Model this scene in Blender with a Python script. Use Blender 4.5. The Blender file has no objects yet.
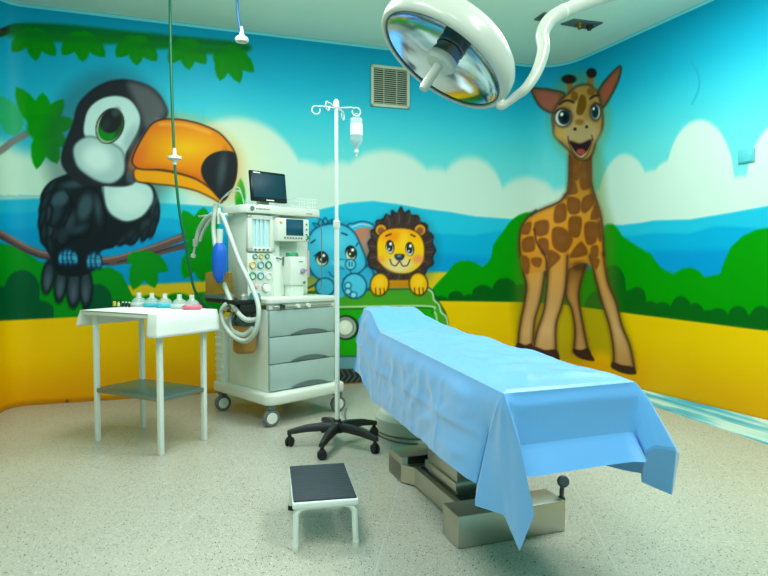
import bpy, bmesh, math, random
import numpy as np
from mathutils import Vector, Matrix, noise as mnoise
random.seed(7); np.random.seed(7)
PI = math.pi
col = bpy.context.scene.collection
scene = bpy.context.scene

# ------------------------------------------------------------------ camera model
F_PX, CX, CY, HOR = 600.0, 384.0, 288.0, 264.0
CAM = Vector((0, 0, 1.15))
PITCH = math.atan((CY - HOR) / F_PX)
cp, sp = math.cos(PITCH), math.sin(PITCH)
HC = 3.21

def ray(px, py):
    u, v = (px - CX) / F_PX, -(py - CY) / F_PX
    return Vector((u, cp + sp * v, -sp + cp * v))
def G(px, py, z=0.0):
    d = ray(px, py); t = (z - CAM.z) / d.z
    return CAM + d * t
def at(px, py, y):
    d = ray(px, py); return CAM + d * (y / d.y)
def on_plane(px, py, p0, n):
    d = ray(px, py); t = (Vector(p0) - CAM).dot(n) / d.dot(n)
    return CAM + d * t
def project(P):
    P = np.asarray(P, float); x = P[:, 0]; y = P[:, 1]; z = P[:, 2] - CAM.z
    dep = y * cp - z * sp; up = y * sp + z * cp
    dep = np.maximum(dep, 1e-3)
    return CX + F_PX * x / dep, CY - F_PX * up / dep

def lin(c):
    c = np.asarray(c, float) / 255.0
    return np.where(c <= 0.04045, c / 12.92, ((c + 0.055) / 1.055) ** 2.4)

# ------------------------------------------------------------------ materials
def mat(name, rgb, rough=0.5, metal=0.0, spec=0.5, trans=0.0, ior=1.45, alpha=1.0, noise=None, coat=0.0, emit=None, bump=None, sheen=0.0):
    m = bpy.data.materials.new(name); m.use_nodes = True
    nt = m.node_tree; b = nt.nodes['Principled BSDF']
    c = tuple(lin(rgb)) + (1,)
    b.inputs['Base Color'].default_value = c
    b.inputs['Roughness'].default_value = rough
    b.inputs['Metallic'].default_value = metal
    b.inputs['Specular IOR Level'].default_value = spec
    b.inputs['Transmission Weight'].default_value = trans
    b.inputs['IOR'].default_value = ior
    b.inputs['Alpha'].default_value = alpha
    b.inputs['Coat Weight'].default_value = coat
    b.inputs['Sheen Weight'].default_value = sheen
    tc = nt.nodes.new('ShaderNodeTexCoord')
    if noise:
        sc, amt = noise
        n = nt.nodes.new('ShaderNodeTexNoise'); n.inputs['Scale'].default_value = sc; n.inputs['Detail'].default_value = 4
        mx = nt.nodes.new('ShaderNodeMix'); mx.data_type = 'RGBA'
        mx.inputs['A'].default_value = tuple(x * (1 - amt) for x in c[:3]) + (1,)
        mx.inputs['B'].default_value = tuple(min(1, x * (1 + amt)) for x in c[:3]) + (1,)
        nt.links.new(tc.outputs['Object'], n.inputs['Vector'])
        nt.links.new(n.outputs['Fac'], mx.inputs['Factor'])
        nt.links.new(mx.outputs['Result'], b.inputs['Base Color'])
    if bump:
        sc, st = bump
        n = nt.nodes.new('ShaderNodeTexNoise'); n.inputs['Scale'].default_value = sc; n.inputs['Detail'].default_value = 3
        bp = nt.nodes.new('ShaderNodeBump'); bp.inputs['Strength'].default_value = st; bp.inputs['Distance'].default_value = 0.01
        nt.links.new(tc.outputs['Object'], n.inputs['Vector'])
        nt.links.new(n.outputs['Fac'], bp.inputs['Height']); nt.links.new(bp.outputs['Normal'], b.inputs['Normal'])
    return m

M = {}
M['white_enamel'] = mat('white_enamel', (220, 230, 226), 0.35, noise=(9, .02))
M['white_plastic'] = mat('white_plastic', (214, 222, 212), 0.4, noise=(7, .02))
M['cream_plastic'] = mat('cream_plastic', (216, 228, 216), 0.45, noise=(6, .02))
M['drawer_grey'] = mat('drawer_grey', (158, 182, 178), 0.45, noise=(5, .02))
M['handle_grey'] = mat('handle_grey', (92, 112, 112), 0.5)
M['cloth_white'] = mat('cloth_white', (236, 240, 236), 0.85, spec=.2, bump=(60, .1))
M['steel'] = mat('steel', (198, 196, 186), 0.4, metal=1.0, bump=(40, .03), noise=(5, .08))
M['steel_dark'] = mat('steel_dark', (90, 96, 98), 0.3, metal=1.0)
M['steel_shelf'] = mat('steel_shelf', (126, 150, 146), 0.35, metal=.7)
M['black_plastic'] = mat('black_plastic', (30, 33, 34), 0.42, noise=(12, .1))
M['black_gloss'] = mat('black_gloss', (12, 16, 20), 0.2)
M['rubber'] = mat('rubber', (24, 26, 28), 0.7)
M['tire'] = mat('tire', (96, 104, 104), 0.6)
M['screen'] = mat('screen', (14, 56, 70), 0.4, spec=.3)
M['screen_small'] = mat('screen_small', (22, 74, 98), 0.15, spec=.6)
M['hose'] = mat('hose', (190, 206, 194), 0.4, spec=.5, noise=(30, .04))
M['clear'] = mat('clear', (225, 240, 236), 0.12, alpha=.24)
M['clear_cyan'] = mat('clear_cyan', (90, 200, 215), 0.2, trans=.4, ior=1.25)
M['cyan_rubber'] = mat('cyan_rubber', (60, 185, 205), 0.4)
M['pink_rubber'] = mat('pink_rubber', (225, 110, 135), 0.4)
M['clear_rubber'] = mat('clear_rubber', (212, 226, 222), 0.3, alpha=.7)
M['blue_bag'] = mat('blue_bag', (20, 95, 205), 0.4)
M['amber'] = mat('amber', (176, 132, 66), 0.3, trans=.25, ior=1.3, noise=(30, .25))
M['amber_pale'] = mat('amber_pale', (196, 168, 96), 0.15, trans=.7, ior=1.1)
M['green_plastic'] = mat('green_plastic', (20, 140, 95), 0.4)
M['green_hose'] = mat('green_hose', (8, 100, 66), 0.4)
M['blue_hose'] = mat('blue_hose', (34, 100, 150), 0.4)
M['gold'] = mat('gold', (205, 180, 60), 0.45)
M['teal'] = mat('teal', (70, 150, 160), 0.45)
M['gauge_face'] = mat('gauge_face', (225, 232, 225), 0.4)
M['purple_grey'] = mat('purple_grey', (150, 145, 165), 0.4)
M['pale_pink'] = mat('pale_pink', (215, 180, 180), 0.4)
M['flow_tube'] = mat('flow_tube', (200, 232, 236), .15)
M['flow_glass'] = mat('flow_glass', (196, 228, 232), 0.12, spec=.7)
M['lamp_white'] = mat('lamp_white', (192, 199, 188), 0.3, coat=.3)
M['mirror'] = mat('mirror', (225, 236, 245), 0.13, metal=1.0)
M['lamp_glass'] = mat('lamp_glass', (240, 248, 250), 0.0, trans=1.0, ior=1.02)
M['grille'] = mat('grille', (176, 188, 162), 0.5)
M['grille_dark'] = mat('grille_dark', (38, 46, 46), 0.7)
M['plate_grey'] = mat('plate_grey', (92, 108, 104), 0.4, metal=.4)
M['brass'] = mat('brass', (150, 125, 60), 0.35, metal=.8)
M['plate_paint'] = mat('plate_paint', (84, 190, 200), 0.45)
M['yellow_green'] = mat('yellow_green', (190, 200, 80), 0.4)
M['pale_green'] = mat('pale_green', (198, 208, 190), 0.5)
M['label_grey'] = mat('label_grey', (100, 112, 112), 0.5)
M['trim_teal'] = mat('trim_teal', (96, 200, 205), 0.4)

# ribbed rubber mat
def ribbed(name, rgb, scale):
    m = mat(name, rgb, .65)
    nt = m.node_tree; b = nt.nodes['Principled BSDF']
    tc = nt.nodes.new('ShaderNodeTexCoord'); w = nt.nodes.new('ShaderNodeTexWave')
    w.inputs['Scale'].default_value = scale; w.bands_direction = 'Y'
    bp = nt.nodes.new('ShaderNodeBump'); bp.inputs['Strength'].default_value = .5; bp.inputs['Distance'].default_value = .004
    nt.links.new(tc.outputs['Object'], w.inputs['Vector']); nt.links.new(w.outputs['Fac'], bp.inputs['Height'])
    nt.links.new(bp.outputs['Normal'], b.inputs['Normal'])
    return m
M['mat_rubber'] = ribbed('mat_rubber', (40, 54, 62), 14)

# drape
M['drape'] = mat('drape', (92, 166, 230), 0.42, spec=.7, bump=(9, .2), noise=(3, .03), sheen=.35)
# terrazzo floor
def floor_mat():
    m = bpy.data.materials.new('terrazzo'); m.use_nodes = True
    nt = m.node_tree; N = nt.nodes; L = nt.links; b = N['Principled BSDF']
    tc = N.new('ShaderNodeTexCoord')
    def vor(scale, lo, hi, sx=1.0):
        mp = N.new('ShaderNodeMapping'); mp.inputs['Scale'].default_value = (scale, scale * sx, scale)
        nz = N.new('ShaderNodeTexNoise'); nz.inputs['Scale'].default_value = 90
        mxv = N.new('ShaderNodeMix'); mxv.data_type = 'VECTOR'; mxv.inputs['Factor'].default_value = .012
        L.new(tc.outputs['Object'], nz.inputs['Vector'])
        L.new(tc.outputs['Object'], mxv.inputs['A']); L.new(nz.outputs['Color'], mxv.inputs['B'])
        L.new(mxv.outputs['Result'], mp.inputs['Vector'])
        v = N.new('ShaderNodeTexVoronoi'); L.new(mp.outputs['Vector'], v.inputs['Vector'])
        r = N.new('ShaderNodeMapRange'); r.inputs['From Min'].default_value = lo; r.inputs['From Max'].default_value = hi
        r.inputs['To Min'].default_value = 1; r.inputs['To Max'].default_value = 0
        L.new(v.outputs['Distance'], r.inputs['Value'])
        sep = N.new('ShaderNodeSeparateColor'); L.new(v.outputs['Color'], sep.inputs['Color'])
        gt = N.new('ShaderNodeMath'); gt.operation = 'GREATER_THAN'; L.new(sep.outputs['Red'], gt.inputs[0])
        mu = N.new('ShaderNodeMath'); mu.operation = 'MULTIPLY'; L.new(r.outputs['Result'], mu.inputs[0]); L.new(gt.outputs[0], mu.inputs[1])
        return mu, gt
    base = N.new('ShaderNodeTexNoise'); base.inputs['Scale'].default_value = 1.6; base.inputs['Detail'].default_value = 3
    L.new(tc.outputs['Object'], base.inputs['Vector'])
    def mix(a, bcol, fac):
        x = N.new('ShaderNodeMix'); x.data_type = 'RGBA'
        if isinstance(a, tuple): x.inputs['A'].default_value = a
        else: L.new(a, x.inputs['A'])
        x.inputs['B'].default_value = bcol; L.new(fac, x.inputs['Factor']); return x.outputs['Result']
    c = mix(tuple(lin((168, 169, 155))) + (1,), tuple(lin((184, 185, 172))) + (1,), base.outputs['Fac'])
    m1, g1 = vor(30, .24, .40, .6); g1.inputs[1].default_value = .66
    c = mix(c, tuple(lin((206, 213, 198))) + (1,), m1.outputs[0])
    m2, g2 = vor(36, .22, .36, .5); g2.inputs[1].default_value = .58
    c = mix(c, tuple(lin((112, 120, 108))) + (1,), m2.outputs[0])
    m3, g3 = vor(25, .24, .28, .45); g3.inputs[1].default_value = .68
    c = mix(c, tuple(lin((18, 24, 20))) + (1,), m3.outputs[0])
    # faint joints of the slabs
    br = N.new('ShaderNodeTexBrick'); br.inputs['Scale'].default_value = 1.0
    br.offset = 0.0; br.inputs['Mortar Size'].default_value = .0035; br.inputs['Brick Width'].default_value = .9; br.inputs['Row Height'].default_value = .9
    mp = N.new('ShaderNodeMapping'); mp.inputs['Rotation'].default_value = (0, 0, math.radians(7)); mp.inputs['Location'].default_value = (.3, .1, 0)
    L.new(tc.outputs['Object'], mp.inputs['Vector']); L.new(mp.outputs['Vector'], br.inputs['Vector'])
    half = N.new('ShaderNodeMath'); half.operation = 'MULTIPLY'; half.inputs[1].default_value = .32; L.new(br.outputs['Fac'], half.inputs[0])
    c = mix(c, tuple(lin((204, 212, 196))) + (1,), half.outputs[0])
    L.new(c, b.inputs['Base Color'])
    b.inputs['Roughness'].default_value = .3; b.inputs['Specular IOR Level'].default_value = .4
    return m
M['floor'] = floor_mat()
M['ceiling'] = mat('ceiling_paint', (208, 234, 218), 0.6, noise=(1.5, .02))
M['plain_wall'] = mat('plain_wall', (120, 205, 210), 0.5, noise=(1.5, .03))

def mural_mat():
    m = bpy.data.materials.new('mural_paint'); m.use_nodes = True
    nt = m.node_tree; b = nt.nodes['Principled BSDF']
    a = nt.nodes.new('ShaderNodeVertexColor'); a.layer_name = 'paint'
    nt.links.new(a.outputs['Color'], b.inputs['Base Color'])
    b.inputs['Roughness'].default_value = .45; b.inputs['Specular IOR Level'].default_value = .09
    return m
M['mural'] = mural_mat()

# ------------------------------------------------------------------ mesh helpers
def B(): return bmesh.new()
def add_box(bm, c, s, rot=None, bevel=0.0, seg=2):
    t = bmesh.new(); bmesh.ops.create_cube(t, size=1.0)
    for v in t.verts: v.co = Vector((v.co.x * s[0], v.co.y * s[1], v.co.z * s[2]))
    if bevel > 0:
        bmesh.ops.bevel(t, geom=list(t.edges) + list(t.verts), offset=min(bevel, min(s) * .49), segments=seg, profile=.5, affect='EDGES')
    mtx = Matrix.Translation(Vector(c)) @ (rot.to_4x4() if rot else Matrix.Identity(4))
    merge(bm, t, mtx)
def merge(bm, t, mtx=None):
    if mtx is not None:
        for v in t.verts: v.co = mtx @ v.co
    mp = {v: bm.verts.new(v.co) for v in t.verts}
    for f in t.faces:
        try: bm.faces.new([mp[v] for v in f.verts])
        except ValueError: pass
    t.free()
def frame_of(d):
    d = d.normalized(); a = Vector((0, 0, 1)) if abs(d.z) < .9 else Vector((1, 0, 0))
    x = a.cross(d).normalized(); return x, d.cross(x)
def add_tube(bm, pts, r, seg=14, closed=False, cap=True):
    pts = [Vector(p) for p in pts]; n = len(pts); rings = []
    px = None
    for i, p in enumerate(pts):
        a = pts[(i - 1) % n] if (closed or i > 0) else pts[i]
        b = pts[(i + 1) % n] if (closed or i < n - 1) else pts[i]
        d = (b - a).normalized()
        if px is None: x, y = frame_of(d)
        else:
            x = (px - d * px.dot(d)).normalized(); y = d.cross(x)
        px = x; rr = r[i] if isinstance(r, (list, tuple)) else r
        rings.append([bm.verts.new(p + (x * math.cos(2 * PI * k / seg) + y * math.sin(2 * PI * k / seg)) * rr) for k in range(seg)])
    for i in range(n if closed else n - 1):
        A, C = rings[i], rings[(i + 1) % n]
        off = 0
        if closed and i == n - 1:
            off = min(range(seg), key=lambda o: (A[0].co - C[o].co).length)
        for k in range(seg):
            bm.faces.new((A[k], A[(k + 1) % seg], C[(k + 1 + off) % seg], C[(k + off) % seg]))
    if cap and not closed:
        bm.faces.new(list(reversed(rings[0]))); bm.faces.new(rings[-1])
def add_cyl(bm, p0, p1, r0, r1=None, seg=28):
    add_tube(bm, [p0, p1], [r0, r0 if r1 is None else r1], seg)
def add_lathe(bm, prof, o, axis=(0, 0, 1), seg=48):
    o = Vector(o); d = Vector(axis).normalized(); x, y = frame_of(d); rings = []
    for r, h in prof:
        if r < 1e-6: rings.append([bm.verts.new(o + d * h)])
        else: rings.append([bm.verts.new(o + d * h + (x * math.cos(2 * PI * k / seg) + y * math.sin(2 * PI * k / seg)) * r) for k in range(seg)])
    for A, C in zip(rings, rings[1:]):
        for k in range(seg):
            k2 = (k + 1) % seg
            if len(A) == 1 and len(C) == 1: continue
            if len(A) == 1: bm.faces.new((A[0], C[k2], C[k]))
            elif len(C) == 1: bm.faces.new((A[k], A[k2], C[0]))
            else: bm.faces.new((A[k], A[k2], C[k2], C[k]))
def add_ball(bm, c, r, seg=20, rings=12):
    t = bmesh.new(); bmesh.ops.create_uvsphere(t, u_segments=seg, v_segments=rings, radius=1)
    r = r if isinstance(r, (tuple, list)) else (r, r, r)
    merge(bm, t, Matrix.Translation(Vector(c)) @ Matrix.Diagonal((r[0], r[1], r[2], 1)))
def add_prism(bm, poly, z0, z1, bevel=0.0):
    t = bmesh.new(); vs = [t.verts.new((p[0], p[1], z0)) for p in poly]
    f = t.faces.new(vs); r = bmesh.ops.extrude_face_region(t, geom=[f])
    for v in [g for g in r['geom'] if isinstance(g, bmesh.types.BMVert)]: v.co.z = z1
    if bevel: bmesh.ops.bevel(t, geom=list(t.edges), offset=bevel, segments=2, profile=.5, affect='EDGES')
    merge(bm, t)
def cr(pts, n=8, closed=False):
    P = [Vector(p) for p in pts]; out = []; m = len(P)
    for i in range(m if closed else m - 1):
        p0 = P[(i - 1) % m] if (closed or i > 0) else P[i]; p1 = P[i]; p2 = P[(i + 1) % m]
        p3 = P[(i + 2) % m] if (closed or i + 2 < m) else p2
        for k in range(n):
            t = k / n
            out.append(0.5 * ((2 * p1) + (p2 - p0) * t + (2 * p0 - 5 * p1 + 4 * p2 - p3) * t * t + (3 * p1 - p0 - 3 * p2 + p3) * t ** 3))
    if not closed: out.append(P[-1])
    return out
def obj(name, bm, m, parent=None, world=False, smooth=35, kind=None):
    bmesh.ops.recalc_face_normals(bm, faces=list(bm.faces))
    me = bpy.data.meshes.new(name); bm.to_mesh(me); bm.free()
    o = bpy.data.objects.new(name, me); col.objects.link(o)
    me.materials.append(M[m] if isinstance(m, str) else m)
    if smooth:
        for p in me.polygons: p.use_smooth = True
        me.set_sharp_from_angle(angle=math.radians(smooth))
    if parent:
        o.parent = parent
        if world:
            mw = Matrix.Translation(parent.location) @ parent.rotation_euler.to_matrix().to_4x4()
            o.matrix_parent_inverse = mw.inverted()
    if kind: o['kind'] = kind
    return o
def thing(name, label, cat, loc=(0, 0, 0), rz=0, group=None):
    o = bpy.data.objects.new(name, None); col.objects.link(o); o.empty_display_size = .1
    o.location = loc; o.rotation_euler = (0, 0, rz)
    return tag(o, label, cat, group)
def tag(o, label, cat, group=None):
    o['label'] = label; o['category'] = cat
    if group: o['group'] = group
    return o
def copy_thing(root, loc, label, rz=None, mats=None):
    r = root.copy(); col.objects.link(r); r.location = loc; r['label'] = label
    if rz is not None: r.rotation_euler = (0, 0, rz)
    for ch in list(root.children):
        c = ch.copy(); col.objects.link(c); c.parent = r
        base = ch.name.split('.')[0]
        if mats and base in mats:
            c.data = ch.data.copy(); c.data.materials[0] = M[mats[base]]
        for g in ch.children:
            d = g.copy(); col.objects.link(d); d.parent = c
    return r

# ------------------------------------------------------------------ room shell path
LC = G(13, 406.5); RC = G(555, 371.0); R_END_DIR = (G(768, 424.5) - RC); R_END_DIR.z = 0
LC.z = RC.z = 0
bdir = (RC - LC).normalized(); rdir = R_END_DIR.normalized()
ldir = Vector((0.16, -1, 0)).normalized()
def fillet(P, d_in, d_out, dist, n=14):
    a = P - d_in * dist; b = P + d_out * dist
    pts = []
    for i in range(n + 1):
        t = i / n; pts.append((a * (1 - t) + P * t) * (1 - t) + (P * (1 - t) + b * t) * t)
    return pts
Y_BACK = -2.0
pL0 = LC + ldir * ((LC.y - Y_BACK) / -ldir.y)
pR0 = RC + rdir * ((RC.y - Y_BACK) / -rdir.y)
fl = fillet(LC, -ldir, bdir, .16); fr = fillet(RC, bdir, rdir, .42)
dense_end = RC + rdir * 2.75
dense_start = LC + ldir * .55
path = [dense_start] + fl + fr + [dense_end]
seglen = [0]
for a, b in zip(path, path[1:]): seglen.append(seglen[-1] + (b - a).length)
TOT = seglen[-1]
NS = int(TOT / .0082)
sv = np.linspace(0, TOT, NS + 1)
pxy = np.array([[p.x, p.y] for p in path])
sx = np.interp(sv, seglen, pxy[:, 0]); sy = np.interp(sv, seglen, pxy[:, 1])
NZ = 370
zv = np.linspace(0, HC, NZ + 1)
S, Z = np.meshgrid(np.arange(NS + 1), zv, indexing='ij')
P3 = np.stack([sx[S], sy[S], Z], -1).reshape(-1, 3)
PX, PY = project(P3)
ZW = P3[:, 2]
s_split_l = seglen[len(fl)]                      # end of the left fillet
c512 = int(np.argmin(np.abs(project(np.stack([sx, sy, np.full_like(sx, 1.5)], -1))[0] - 511)))
cL = int(np.argmin(np.abs(sv - s_split_l)))

# ------------------------------------------------------------------ mural painter
N = len(PX); LS = 1.5
C = np.zeros((N, 3)); OWN = np.zeros(N, int)
def catmull(pts, n=6, closed=True):
    return np.array([[v.x, v.y] for v in cr([(p[0], p[1], 0) for p in pts], n, closed)])
def smooth01(x):
    x = np.clip(x, 0, 1); return x * x * (3 - 2 * x)
def region(x0, x1, y0, y1, pad):
    return np.nonzero((PX > x0 - pad) & (PX < x1 + pad) & (PY > y0 - pad) & (PY < y1 + pad))[0]
def put(idx, a, c, own=None, over=None):
    if callable(c): c = c(PX[idx], PY[idx])
    c = np.asarray(c, float)
    C[idx] = C[idx] * (1 - a[:, None]) + c * a[:, None]
    if own is not None: OWN[idx[a > .5]] = own
def segdist(idx, P, closed):
    x, y = PX[idx], PY[idx]; d = np.full(len(idx), 1e9)
    Q = np.vstack([P, P[:1]]) if closed else P
    for (ax, ay), (bx, by) in zip(Q, Q[1:]):
        vx, vy = bx - ax, by - ay; l2 = vx * vx + vy * vy + 1e-9
        t = np.clip(((x - ax) * vx + (y - ay) * vy) / l2, 0, 1)
        d = np.minimum(d, np.hypot(x - ax - vx * t, y - ay - vy * t))
    return d
def inside(idx, P):
    x, y = PX[idx], PY[idx]; r = np.zeros(len(idx), bool)
    for (ax, ay), (bx, by) in zip(P, np.roll(P, -1, 0)):
        if ay == by: continue
        c = ((ay > y) != (by > y)) & (x < (bx - ax) * (y - ay) / (by - ay) + ax)
        r ^= c
    return r
def poly(pts, c, soft=1.4, alpha=1.0, sm=True, own=None, line=None, lw=1.2, lsoft=1.5, la=1.0):
    P = catmull(pts) if sm else np.array(pts, float)
    idx = region(P[:, 0].min(), P[:, 0].max(), P[:, 1].min(), P[:, 1].max(), max(soft, lw + lsoft) + 1)
    if len(idx) == 0: return
    d = segdist(idx, P, True); sd = np.where(inside(idx, P), -d, d)
    put(idx, alpha * smooth01(.5 - sd / soft), c, own)
    if line is not None: put(idx, .92 * la * smooth01(.5 + (lw / 2 - d) / (lsoft * LS)), line, own)
def ell(cx, cy, rx, ry, c, soft=1.4, rot=0, alpha=1.0, own=None, line=None, lw=1.0, lsoft=1.4):
    m = max(rx, ry); idx = region(cx - m, cx + m, cy - m, cy + m, soft + 3)
    if len(idx) == 0: return
    r = math.radians(rot); x = PX[idx] - cx; y = PY[idx] - cy
    u = x * math.cos(r) + y * math.sin(r); v = -x * math.sin(r) + y * math.cos(r)
    k = np.sqrt((u / rx) ** 2 + (v / ry) ** 2); sd = (k - 1) * min(rx, ry)
    put(idx, alpha * smooth01(.5 - sd / soft), c, own)
    if line is not None: put(idx, .92 * smooth01(.5 + (lw / 2 - np.abs(sd)) / (lsoft * LS)), line, own)
def stroke(pts, w, c, soft=1.4, alpha=1.0, sm=True, closed=False, own=None):
    P = catmull(pts, 6, closed) if sm and len(pts) > 2 else np.array(pts, float)
    idx = region(P[:, 0].min(), P[:, 0].max(), P[:, 1].min(), P[:, 1].max(), w + soft + 1)
    if len(idx) == 0: return
    d = segdist(idx, P, closed)
    put(idx, alpha * smooth01(.5 + (w / 2 - d) / soft), c, own)
def leaf(b, t, w, c, soft=1.6, vein=None, own=None):
    bx, by = b; tx, ty = t; dx, dy = tx - bx, ty - by; L = math.hypot(dx, dy); nx, ny = -dy / L, dx / L
    pts = []
    for k in (0, .2, .45, .7, .88): 
        h = w * .5 * (math.sin(PI * (k * .82 + .12)))
        pts.append((bx + dx * k + nx * h, by + dy * k + ny * h))
    pts.append((tx, ty))
    for k in (.88, .7, .45, .2, 0):
        h = w * .5 * (math.sin(PI * (k * .82 + .12)))
        pts.append((bx + dx * k - nx * h, by + dy * k - ny * h))
    poly(pts, c, soft, sm=False, own=own)
    if vein is not None: stroke([b, (bx + dx * .8, by + dy * .8)], .8, vein, 2.0, .5, sm=False)
def band(xs, ys):                                # height of a drawn line at every px
    return np.interp(PX, xs, ys)
def below(ytop, c, soft=2.0, alpha=1.0, x0=-1e9, x1=1e9, xs=3.0):
    a = smooth01(.5 + (PY - ytop) / soft) * alpha
    a = a * smooth01(.5 + (PX - x0) / xs) * smooth01(.5 + (x1 - PX) / xs)
    idx = np.nonzero(a > .001)[0]; put(idx, a[idx], c)

def grad(stops, t):
    ts = [s[0] for s in stops]; cs = np.array([s[1] for s in stops], float)
    return np.stack([np.interp(t, ts, cs[:, k]) for k in range(3)], -1)

# sky
C[:] = grad([(1.7, (120, 206, 206)), (2.2, (96, 199, 203)), (2.5, (62, 186, 202)), (2.8, (30, 162, 190)), (3.2, (4, 138, 170))], ZW)
# deeper blue at the left behind the bird
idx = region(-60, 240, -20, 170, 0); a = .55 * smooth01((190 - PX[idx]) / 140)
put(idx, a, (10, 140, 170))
WHITE = (194, 219, 207); CREAM = (222, 226, 196)
# clouds
cl = np.maximum.reduce([np.zeros(N)])
def cloud(pts_x, pts_y, soft, c=WHITE, alpha=1.0, x0=-1e9, x1=1e9, xs=30):
    below(np.interp(PX, pts_x, pts_y), c, soft, alpha, x0, x1, xs)
cloud([-80, 0, 20, 50, 75, 110], [130, 142, 150, 158, 150, 150], 22, (186, 214, 196), x1=150)
def cbumps(base, bumps):
    y = np.full(N, base, float)
    for cx, cy, rx, ry in bumps:
        t = 1 - ((PX - cx) / rx) ** 2
        y = np.minimum(y, np.where(t > 0, cy + ry - ry * np.sqrt(np.maximum(t, 0)), base))
    return y
below(cbumps(200, [(235, 118, 75, 90), (295, 160, 60, 50), (340, 162, 40, 40), (385, 150, 52, 48), (435, 168, 34, 40), (470, 157, 34, 45), (527, 177, 36, 40), (570, 188, 40, 30)]), WHITE, 12, x0=180, x1=600, xs=30)
idx = region(205, 330, 100, 200, 0); put(idx, .55 * smooth01(1 - np.hypot((PX[idx] - 225) / 75, (PY[idx] - 160) / 65)), (232, 222, 170))
below(cbumps(226, [(625, 154, 28, 60), (600, 190, 30, 40), (700, 120, 34, 62), (672, 160, 28, 50), (655, 170, 30, 40), (742, 176, 26, 50), (790, 118, 44, 70), (850, 100, 60, 90)]), WHITE, 7, x0=560, xs=30)
# hills
mt = band([-80, 0, 60, 160, 240, 300, 318, 348, 373, 397, 421, 450, 475, 511, 560, 622, 640, 654, 690, 723, 768, 860],
          [200, 200, 198, 203, 208, 212, 210, 203, 201, 204, 208.5, 212, 216.5, 219, 224, 225, 223, 220.5, 219.5, 214, 206, 196])
below(mt, (36, 176, 205), 2.2)
below(mt + band([-80, 150, 330, 380, 430, 470, 510, 640, 690, 715, 740, 768, 860], [13, 14, 22, 22, 24, 20, 10, 12, 14, 11, 16, 24, 24]), (12, 158, 200), 5)
below(mt + band([-80, 150, 330, 430, 510, 640, 700, 768], [30, 30, 34, 44, 38, 30, 32, 44]), (0, 140, 194), 9)
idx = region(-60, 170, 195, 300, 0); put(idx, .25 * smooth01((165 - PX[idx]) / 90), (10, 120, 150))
# ground: far yellow then the bushes then the near yellow
YEL = (228, 186, 8)
below(band([-80, 100, 208, 300, 431, 450, 500], [288, 287, 281, 276, 272, 272, 272]), (212, 182, 40), 4, x1=480)
GR = (0, 138, 6)
def bush(xs, ys, c, x0, x1, soft=3.0, xsft=4):
    below(np.interp(PX, xs, ys), c, soft, 1.0, x0, x1, xsft)
bush([428, 433, 440, 447, 454, 461, 468, 476, 482, 487, 491, 493, 497, 502, 508, 513, 519, 526, 533, 545, 560], [300, 288, 280, 273, 264, 261, 260.5, 263, 267, 264, 258, 246, 239, 233, 224, 219, 215, 212.5, 212, 214, 220], GR, 430, 575)
bush([590, 597, 601, 607, 613, 618, 622, 632, 645, 651, 656, 661, 667, 673, 677, 682, 690, 697, 700, 704, 712, 720, 722, 725, 731, 743, 756, 768, 790, 860],
     [270, 250, 233, 224, 224, 229, 236, 243, 251, 254, 262, 268, 271, 274, 272, 269, 267.5, 270, 272, 277, 276, 274, 268, 260, 247, 236, 230, 228, 232, 240], GR, 570, 2000, 4)
bush([-80, 0, 20, 40, 60, 90, 100, 110, 122, 127, 133, 140], [240, 243, 248, 262, 264, 268, 268, 267, 274, 284, 297, 300], (0, 128, 26), -500, 137)
def dk(cx, top, rx, ry, c=(0, 84, 22), soft=3.5):
    y = np.where(np.abs(PX - cx) < rx, top + ry - ry * np.sqrt(np.maximum(0, 1 - ((PX - cx) / rx) ** 2)), 1e3)
    idx = np.nonzero((np.abs(PX - cx) < rx + 1) & (PY > top - 3) & (PY < 330))[0]
    a = smooth01(.5 + (PY[idx] - y[idx]) / soft) * smooth01((rx + .6 - np.abs(PX[idx] - cx)) / 1.5)
    put(idx, a, c)
for cx, tp, rx, ry in [(-10, 284, 26, 20), (22, 270, 18, 22), (36, 300, 18, 10), (97, 284, 15, 16), (120, 300, 14, 12)]: dk(cx, tp, rx, ry, (0, 78, 44))
for cx, tp, rx, ry in [(150, 295, 16, 12), (178, 293, 16, 12), (205, 292, 20, 12), (132, 296, 12, 10)]: dk(cx, tp, rx, ry, (0, 128, 24))
for cx, tp, rx, ry in [(456, 291, 8, 7), (470, 294, 8, 7), (483, 285, 11, 9), (505, 278, 13, 13), (522, 284, 12, 12), (495, 292, 10, 8), (440, 296, 9, 6)]: dk(cx, tp, rx, ry)
for cx, tp, rx, ry in [(613, 265, 13, 22), (630, 290, 13, 16), (637, 287, 9, 10), (650, 301, 9, 10), (662, 302, 10, 9), (681, 296, 10.5, 14), (695, 303, 9, 10), (708, 310, 9, 7), (718, 308, 10, 9), (738, 306, 10.5, 12), (750, 315, 8, 8), (761, 306, 11, 12), (782, 308, 12, 12), (600, 290, 16, 20)]: dk(cx, tp, rx, ry, (4, 90, 20))
yl = band([-80, 0, 77, 210, 300, 440, 520, 560, 617, 640, 768, 860], [323, 320.7, 317, 314, 309, 301, 302, 304, 311.7, 314.7, 331, 343])
below(yl, YEL, 2.0)
idx = np.nonzero(PY > yl)[0]
# yellow turns orange low on the wall, with cloudy variation
nz = np.zeros(len(idx)); 
for k in range(5): nz += np.sin(PX[idx] * (.013 + .021 * k) + PY[idx] * (.03 * ((-1) ** k)) + k * 2.1) / (k + 1.5)
put(idx, .75 * smooth01((.55 - ZW[idx]) / .55 + .10 * nz), (222, 148, 18))
put(idx, .25 * smooth01(nz * .6), (236, 206, 40))
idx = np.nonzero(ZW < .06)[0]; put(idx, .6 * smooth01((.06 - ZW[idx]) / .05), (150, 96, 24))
ell(67, 401, 1.4, 1.2, (60, 50, 40))

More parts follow.
